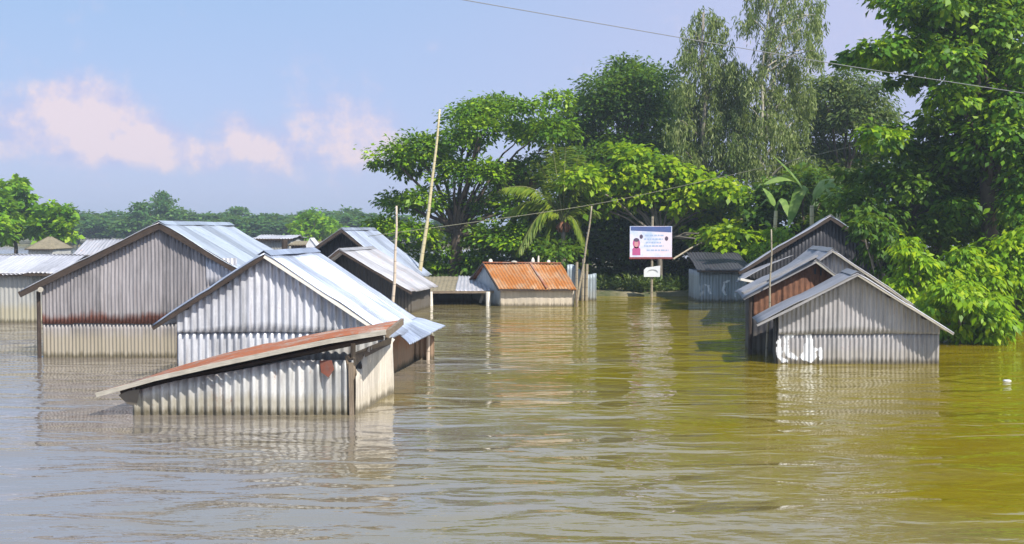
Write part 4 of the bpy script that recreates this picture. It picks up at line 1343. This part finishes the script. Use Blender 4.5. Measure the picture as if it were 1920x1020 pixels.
# shrubs at the right
for lab, ft, bl, yy in (
        ('dark leafy bush hiding the right side of the tall dark house', (1660, 580), [(1625, 448, 24), (1652, 470, 28), (1682, 500, 28), (1640, 422, 22), (1672, 448, 26), (1702, 520, 24), (1700, 475, 24), (1612, 425, 14)], 39.0),
        ('bright bush beside the upper left roof edge of the tall dark house', (1462, 556), [(1448, 442, 18), (1475, 440, 18), (1460, 465, 22), (1432, 470, 18), (1490, 455, 14)], 49.0),
        ('tall bright shrub with long drooping leaves right of the grey gable', (1715, 600), [(1708, 455, 20), (1702, 480, 26), (1725, 500, 26), (1712, 525, 34), (1690, 545, 30), (1742, 545, 30), (1700, 575, 28)], 36.5),
        ('yellow green bush hanging over the water right of the grey gable', (1800, 640), [(1775, 560, 34), (1745, 580, 30), (1815, 565, 34), (1850, 580, 34), (1790, 605, 34), (1835, 610, 34), (1870, 605, 28), (1765, 620, 22), (1815, 628, 22), (1860, 625, 20)], 33.6),
        ('mid green bush behind the yellow green bush at right', (1815, 600), [(1800, 490, 28), (1830, 505, 30), (1780, 520, 28), (1815, 535, 32), (1850, 535, 30)], 37.2),
        ('bright leafy shrub at the right edge under the huge tree', (1905, 600), [(1895, 480, 34), (1925, 500, 36), (1885, 520, 32), (1915, 540, 34), (1935, 560, 34), (1890, 560, 30), (1930, 450, 30), (1925, 600, 26)], 38.0)):
    tree('shrub', lab, 'shrub', yy, ft, (ft[0], 590), bl, (0.26, 0.115), 'lf_dark' if lab.startswith('dark') else 'lf_shrub', bark='bark_grey', trunk_r=0.06, per_area=38, nleaf=32, sub_r=0.42, depth=0.5, limbs=7, fill=0.6, hang=0.75, flat=0.9, shell=0.4)  # the dark bush has the big tree's shade put into its leaf colour


# weeds along the water's edge of the bank
pp = []
for i_ in range(420):
    x_ = -7.5 + 48 * rng.random()
    y_ = 58.3 + 3.5 * rng.random() ** 2
    pp.append(((x_, y_, 0.22), 0.22 + 0.5 * rng.random() ** 2))
o_ = leaf_mesh('undergrowth', *clump_leaves(pp, 40, 0.5, 9, (0.30, 0.10), 0.9, -0.5), M['lf_mango'])
tag(o_, kind='stuff')


# feathery drooping trees
def drooping(label, Y, foot, top, blobs, mat, bark, trunk_r, lean=0.0, pts=None):
    global rng
    random.seed(zlib.crc32(label.encode()))
    rng = np.random.default_rng(zlib.crc32(label.encode()))
    base = P(foot, 555, Y); base.z = 0
    root = thing('casuarina_tree', base, label, 'tree')
    mb = MB()
    tp = P(*top, Y)
    q = [Vector((base.x, base.y, -0.5))] + [P(a, b, Y - 0.7) for a, b in (pts or [])] + [tp]
    mb.tube(q, [trunk_r * (1 - 0.8 * i / (len(q) - 1)) for i in range(len(q))], 8)
    P_, A_, N_, L_, W_, T_ = [], [], [], [], [], []
    for b in blobs:
        r = b[2] * mpp(Y)
        for rep in range(2):
            c = P(b[0], b[1], Y + random.uniform(-1.6, 1.6))
            st = Vector((base.x + (tp.x - base.x) * max(0, min(1, (c.z - 1.0) / tp.z)), Y, max(1.0, c.z - r * 1.2)))
            limb(mb, st, c + Vector((0, 0, r * 0.5)), 0.06, 0.02, 0.1)
            ns = int(22 * (r / 1.4) ** 1.3) + 6
            if b[1] < 130: ns = int(ns * 0.6)
            for k in range(ns):      # hanging strands
                d = unit(rng.normal(size=3)) * r * rng.random() ** 0.45
                s0 = np.array(c) + d * np.array([1, 1, 0.8]) + np.array([0, 0, r * 0.35])
                ln = r * (0.7 + 0.9 * rng.random())
                drift = rng.normal(0, 0.16, 3)
                n = int(26 * ln / 1.5) + 8
                f = np.sort(rng.random(n))
                p = s0 + np.outer(f, np.array([drift[0], drift[1], -1.0]) * ln) + rng.normal(0, 0.085, (n, 3)) * (0.5 + f[:, None])
                ax = np.array([0, 0, -1.0]) + rng.normal(0, 0.38, (n, 3))
                P_.append(p); A_.append(ax); N_.append(rng.normal(size=(n, 3)) + np.array([0.3, -0.6, 0.5]))
                L_.append(0.30 * (0.7 + 0.7 * rng.random(n))); W_.append(0.07 * (0.7 + 0.6 * rng.random(n)))
                T_.append(0.5 + rng.normal(0, 0.15) + rng.normal(0, 0.2, n))
    leaf_mesh('crown', *[np.concatenate(x) for x in (P_, A_, N_, L_, W_, T_)], M[mat], root, base)
    mb.build('trunk', M[bark], root, smooth=True)


drooping('tallest feathery grey green tree with a pale straight trunk, its top cut off', 64.0, 1427, (1445, -60),
         [(1420, -5, 34), (1470, -20, 40), (1515, 10, 36), (1400, 40, 24), (1455, 50, 38), (1505, 70, 36), (1530, 40, 24), (1530, 105, 22), (1440, 110, 34), (1490, 130, 36), (1410, 150, 32), (1455, 175, 38), (1500, 190, 34), (1400, 210, 36), (1440, 235, 40), (1485, 250, 40), (1395, 275, 36), (1460, 300, 38), (1415, 315, 30), (1500, 310, 28)],
         'lf_cas', 'bark_pale', 0.14, pts=[(1426, 350), (1424, 290), (1430, 200), (1428, 130), (1438, 60)])
drooping('shorter feathery tree left of the pale trunked one', 66.0, 1325, (1318, 25),
         [(1320, 32, 26), (1345, 50, 24), (1300, 70, 28), (1340, 90, 34), (1285, 105, 22), (1312, 125, 36), (1365, 130, 30), (1285, 165, 30), (1335, 175, 40), (1375, 190, 30), (1300, 215, 38), (1350, 235, 40), (1275, 240, 28), (1315, 275, 40), (1370, 285, 34), (1285, 300, 32), (1340, 320, 34), (1385, 165, 26), (1390, 225, 32), (1350, 140, 30), (1392, 300, 30)],
         'lf_cas', 'bark_grey', 0.2, pts=[(1324, 350), (1318, 250), (1323, 180), (1316, 100)])


# palms and bananas: blades made of one ribbon with leaflets
def frond_curve(c, tip, lift, n=14):
    c, tip = Vector(c), Vector(tip)
    pts = []
    for i in range(n + 1):
        f = i / n
        p = c.lerp(tip, f)
        p.z += lift * math.sin(math.pi * f ** 0.8)
        pts.append(p)
    return pts


M['frond_rib'] = plain('frond_rib', (0.16, 0.17, 0.04), 0.6)


def palm(label, Y, foot, crown_px, fronds, trunk_r=0.12):
    base = P(foot, 555, Y); base.z = 0
    root = thing('coconut_palm', base, label, 'palm')
    c = P(*crown_px, Y)
    mb = MB()
    limb(mb, (base.x, base.y, -0.5), c, trunk_r * 1.3, trunk_r, 0.0, 8, 0.05)
    mb.build('trunk', M['bark_grey'], root, smooth=True)
    mb = MB()
    for k in range(6):
        a = k * 1.05
        mb.tube([c + Vector((0.22 * math.cos(a), 0.22 * math.sin(a), -0.30)), c + Vector((0.3 * math.cos(a), 0.3 * math.sin(a), -0.05)), c + Vector((0.12 * math.cos(a), 0.12 * math.sin(a), 0.25))], [0.05, 0.13, 0.06], 6)
    mb.build('coconut_cluster', M['wood_red'], root, smooth=True)
    for (tx, ty, dy, lift, ll) in fronds:
        pts = frond_curve(c, P(tx, ty, Y + dy), lift)
        mb = MB()
        mb.tube(pts, [0.05 * (1 - 0.85 * i / 14) for i in range(15)], 5)
        fr = mb.build('frond', M['frond_rib'], root)
        P_, A_, N_, L_ = [], [], [], []
        m_ = 80
        for i in range(m_):
            f = 0.12 + 0.88 * i / m_
            q = f * 14
            k = min(13, int(q))
            p = pts[k].lerp(pts[k + 1], q - k)
            d = (pts[k + 1] - pts[k]).normalized()
            s = d.cross(Vector((0, 0, 1)))
            if s.length < 0.15: s = Vector((1, 0, 0))
            s.normalize()
            for sg in (-1, 1):
                ax = d * 0.6 + s * sg * 0.75 + Vector((0, 0, -0.45 - 0.25 * random.random())) + Vector((random.gauss(0, .08), random.gauss(0, .08), random.gauss(0, .08)))
                P_.append(p); A_.append(ax); N_.append(Vector((0, -0.3, 1)) + s * sg * 0.4)
                L_.append(ll * (0.35 + 0.65 * math.sin(math.pi * min(1, 0.12 + f * 0.85))) * random.uniform(0.85, 1.15))
        P_, A_, N_ = (np.array([tuple(x) for x in y], dtype=float) for y in (P_, A_, N_))
        L_ = np.array(L_)
        leaf_mesh('leaflets', P_, A_, N_, L_, np.full(len(L_), 0.10), 0.55 + rng.normal(0, 0.18, len(L_)), M['lf_palm'], fr, tuple(base))
    return root


palm('coconut palm with yellowish fronds between the spreading tree and the bright leafy tree', 59.2, 1056, (1056, 425),
     [(1035, 268, 0.4, 0.2, 1.1), (1085, 290, 1.2, 0.3, 1.0), (945, 352, -0.6, 1.0, 1.1), (972, 470, -1.0, 1.4, 1.2), (1005, 300, 1.5, 0.5, 1.0), (1120, 400, 0.8, 1.0, 0.9), (985, 410, 1.5, 1.2, 1.2), (1100, 470, -0.5, 1.0, 0.9), (1060, 275, 0.9, 0.2, 1.3), (1020, 480, 0.6, 1.2, 1.2), (1110, 330, -0.4, 0.8, 1.0), (950, 400, 0.2, 1.1, 1.1)])
palm('thinner palm with drooping fronds half hidden behind the coconut palm', 63.5, 985, (1000, 345),
     [(930, 350, 0.4, 1.1, 1.0), (1035, 400, -0.5, 1.3, 1.0), (955, 300, 1.2, 0.6, 1.0), (1050, 300, 0.8, 0.5, 1.0), (960, 420, -0.8, 1.4, 1.0), (1020, 270, 0.5, 0.3, 0.9)])


def banana(label, Y, foot, crown_px, leaves):
    base = P(foot, 545, Y); base.z = 0
    root = thing('banana_plant', base, label, 'banana plant')
    c = P(*crown_px, Y)
    mb = MB()
    limb(mb, (base.x, base.y, -0.5), c, 0.16, 0.09, 0.0, 6, 0.03)
    mb.build('stem', M['bamboo'], root, smooth=True)
    for (tx, ty, dy, lift, wd) in leaves:
        pts = frond_curve(c, P(tx, ty, Y + dy), lift, 12)
        vs, fs = [], []
        tints = []
        for i, p in enumerate(pts):
            f = i / 12
            d = (pts[min(12, i + 1)] - pts[max(0, i - 1)]).normalized()
            s = d.cross(Vector((0.1, -0.35, 1))).normalized()
            ww = wd * (math.sin(math.pi * (0.06 + 0.93 * f)) ** 0.7) * 0.5 if f > 0.1 else 0.04
            jj = random.uniform(0.86, 1.1)
            vs += [p + s * ww * jj - Vector((0, 0, ww * 0.35)), p, p - s * ww * jj - Vector((0, 0, ww * 0.35))]
        for i in range(12):
            a = i * 3
            fs += [(a, a + 1, a + 4, a + 3), (a + 1, a + 2, a + 5, a + 4)]
        mb = MB()
        mb.add(vs, fs)
        o = mb.build('leaf', M['lf_banana'], root, smooth=True)
        at = o.data.attributes.new('tint', 'FLOAT', 'FACE')
        at.data.foreach_set('value', np.clip(0.55 + rng.normal(0, 0.16, len(fs)) + random.uniform(-.25, .25), 0, 1).astype(np.float32))
    return root


banana('banana plant with long pale arching leaves left of the tall dark house', 52.0, 1525, (1522, 385),
       [(1450, 292, -0.8, 0.35, 0.8), (1432, 345, -0.9, 0.9, 0.75), (1590, 365, -0.5, 0.8, 0.6), (1478, 425, -0.9, 1.3, 0.6), (1565, 335, 0.9, 0.5, 0.5)])
banana('smaller banana plant with a drooping split leaf above the red roofed hut', 55.0, 1448, (1455, 395),
       [(1482, 412, -0.6, 0.8, 0.55), (1425, 385, 0.5, 0.5, 0.5), (1430, 352, 0.3, 0.3, 0.5)])
banana('banana plant behind the ridge of the tall dark house', 50.0, 1575, (1572, 400),
       [(1530, 372, 0.2, 0.6, 0.4), (1605, 372, 0.2, 0.6, 0.4), (1612, 405, 0.1, 0.7, 0.4), (1548, 352, 0.5, 0.3, 0.4)])

# left sunny trees
for lab, ft, bl, yy in (
        ('tallest sunny green tree at the left edge with a pointed top', (30, 470), [(36, 344, 10), (30, 362, 18), (46, 378, 20), (12, 378, 20), (30, 400, 26), (62, 410, 22), (4, 415, 26), (40, 435, 26), (12, 450, 24)], 112.0),
        ('lower rounded sunny tree just right of the pointed one at left', (100, 470), [(90, 398, 20), (118, 400, 18), (105, 420, 24), (130, 420, 16), (85, 430, 24), (120, 442, 20), (95, 452, 18)], 108.0),
        ('sunny green tree cut by the left edge', (-25, 470), [(-20, 360, 26), (-45, 390, 32), (-5, 400, 28), (-30, 430, 36), (-60, 440, 30)], 104.0)):
    tree('bushy_tree', lab, 'tree', yy, ft, (ft[0], 440), bl, (0.62, 0.42), 'lf_left', trunk_r=0.22, per_area=5.5, nleaf=26, depth=1.5, limbs=6, group='sunny trees at the left edge')
tree('bushy_tree', 'pale yellow green bush behind the gap before the dark gables', 'bush', 150.0, (590, 470), (590, 455), [(560, 425, 18), (590, 418, 22), (620, 425, 20), (575, 445, 20), (610, 448, 22), (545, 450, 16), (640, 446, 18)],
     (0.7, 0.5), 'lf_left', trunk_r=0.2, per_area=3.2, nleaf=24, depth=2.0, limbs=5)
tree('bushy_tree', 'small rounded bush under the spreading tree beside the tall pole', 'bush', 63.0, (815, 550), (815, 530), [(800, 500, 22), (830, 495, 24), (815, 515, 24), (845, 515, 16), (785, 515, 18)],
     (0.30, 0.18), 'lf_left', trunk_r=0.08, per_area=14, nleaf=28, depth=0.6, limbs=5)
tree('bushy_tree', 'dark bush in front of the whitish house under the spreading tree', 'bush', 66.0, (872, 550), (872, 530), [(865, 485, 12), (880, 500, 14), (868, 515, 15), (890, 520, 15), (850, 520, 12)],
     (0.30, 0.18), 'lf_dark', trunk_r=0.06, per_area=14, nleaf=24, depth=0.4, limbs=4)

# far treeline: a few kinds copied along the horizon
protos = []
for k in range(6):
    base = Vector((0, 0, 0))
    root = thing('distant_tree', base, 'hazy blue green tree in the far line of trees', 'tree', 'trees in the hazy far line')
    hgt = 9.0
    B = []
    for i in range(11):
        z = hgt * (0.30 + 0.62 * random.random())
        rr = (0.6 + 2.2 * math.sin(math.pi * min(1, (z / hgt - 0.1)))) * (1 if k % 2 else 0.85)
        a = random.random() * 6.28
        B.append(((rr * math.cos(a), rr * math.sin(a), z), random.uniform(1.3, 2.0)))
    B.append(((0, 0, hgt * 0.92), 1.1))
    leaf_mesh('crown', *clump_leaves(B, 3.6, 0.4, 16, (0.85, 0.6), 0.8), M['lf_far'], root, base)
    mb = MB()
    limb(mb, (0, 0, -1), (0.2, 0, hgt * 0.75), 0.28, 0.1, 0)
    for c, r in B[:5]:
        limb(mb, (0.1, 0, hgt * 0.35), c, 0.12, 0.04, 0.1)
    mb.build('trunk', M['bark'], root)
    protos.append([root, False])


def place_tree(k, loc, s, sz, rz, label=None, group=None):
    root, used = protos[k]
    if used:
        r = root.copy(); COL.objects.link(r)
        for ch in list(root.children):
            c = ch.copy(); COL.objects.link(c); c.parent = r
    else:
        r = root; protos[k][1] = True
    r.location = loc
    r.scale = (s, s, sz)
    r.rotation_euler = (0, 0, rz)
    if label: r['label'] = label
    if group: r['group'] = group
    return r


prof = [(60, 400), (130, 396), (190, 394), (240, 404), (270, 390), (320, 392), (360, 398), (400, 400), (430, 393), (460, 402), (500, 396), (540, 402), (590, 395), (640, 390), (680, 398), (720, 402), (760, 410), (900, 410)]


def top_at(px):
    for (a, ya), (b, yb) in zip(prof[:-1], prof[1:]):
        if a <= px <= b:
            return ya + (yb - ya) * (px - a) / (b - a)
    return 405


i = 0
px = 70.0
while px < 880:
    for row, yy in ((0, 232 + random.uniform(-4, 8)), (1, 262 + random.uniform(-10, 15))):
        x = px + random.uniform(-8, 8)
        ty = top_at(max(60, min(900, x))) + random.uniform(-5, 9) + (10 if row == 0 else 0)
        h_ = P(x, ty + 5, yy).z
        q = P(x, 450, yy)
        place_tree(i % 6, (q.x, yy, 0.2), random.uniform(0.9, 1.3), h_ / 9.0, random.random() * 6.28)
        i += 1
    px += random.uniform(17, 25)
for x, ty, s in ((296, 366, 0.62), (281, 384, 0.9), (310, 386, 0.85)):
    q = P(x, 450, 228)
    place_tree(i % 6, (q.x, 228 + 2 * (i % 3), 0.2), s, P(x, ty, 228).z / 9.0, 1.0 + i,
               {296: 'slim tallest tree rising above the far line of trees', 281: 'tall hazy tree just left of the slim tallest far tree', 310: 'tall hazy tree just right of the slim tallest far tree'}[x])
    i += 1

# a scrap of white rubbish on the water
mb = MB()
c = P(1888, 716, 25.2)
c.z = 0
vs, fs = [], []
for j, (zz, rr) in enumerate(((-0.02, 0.05), (0.01, 0.075), (0.035, 0.05))):
    for k in range(8):
        a = 2 * math.pi * k / 8
        vs.append((c.x + rr * 1.5 * math.cos(a) * random.uniform(.8, 1.2), c.y + rr * math.sin(a), zz))
for j in range(2):
    for k in range(8):
        fs.append((j * 8 + k, j * 8 + (k + 1) % 8, j * 8 + 8 + (k + 1) % 8, j * 8 + 8 + k))
fs += [tuple(range(7, -1, -1)), tuple(16 + k for k in range(8))]
mb.add(vs, fs)
tag(mb.build('floating_scrap', M['white_paint'], smooth=True), 'small white scrap floating on the water at right', 'litter')

# ------------------------------------------------------------------ haze
m, t = new_mat('haze_air')
pv = t.n('ShaderNodeVolumePrincipled', {'Color': (0.80, 0.91, 1.0, 1.0), 'Density': 0.0008, 'Anisotropy': 0.2})
t.n('ShaderNodeOutputMaterial', {'Volume': pv})
mb = MB()
mb.box((-1550, -100, -2), (1550, 1600, 24))
hz = mb.build('haze', m)
tag(hz, kind='stuff')
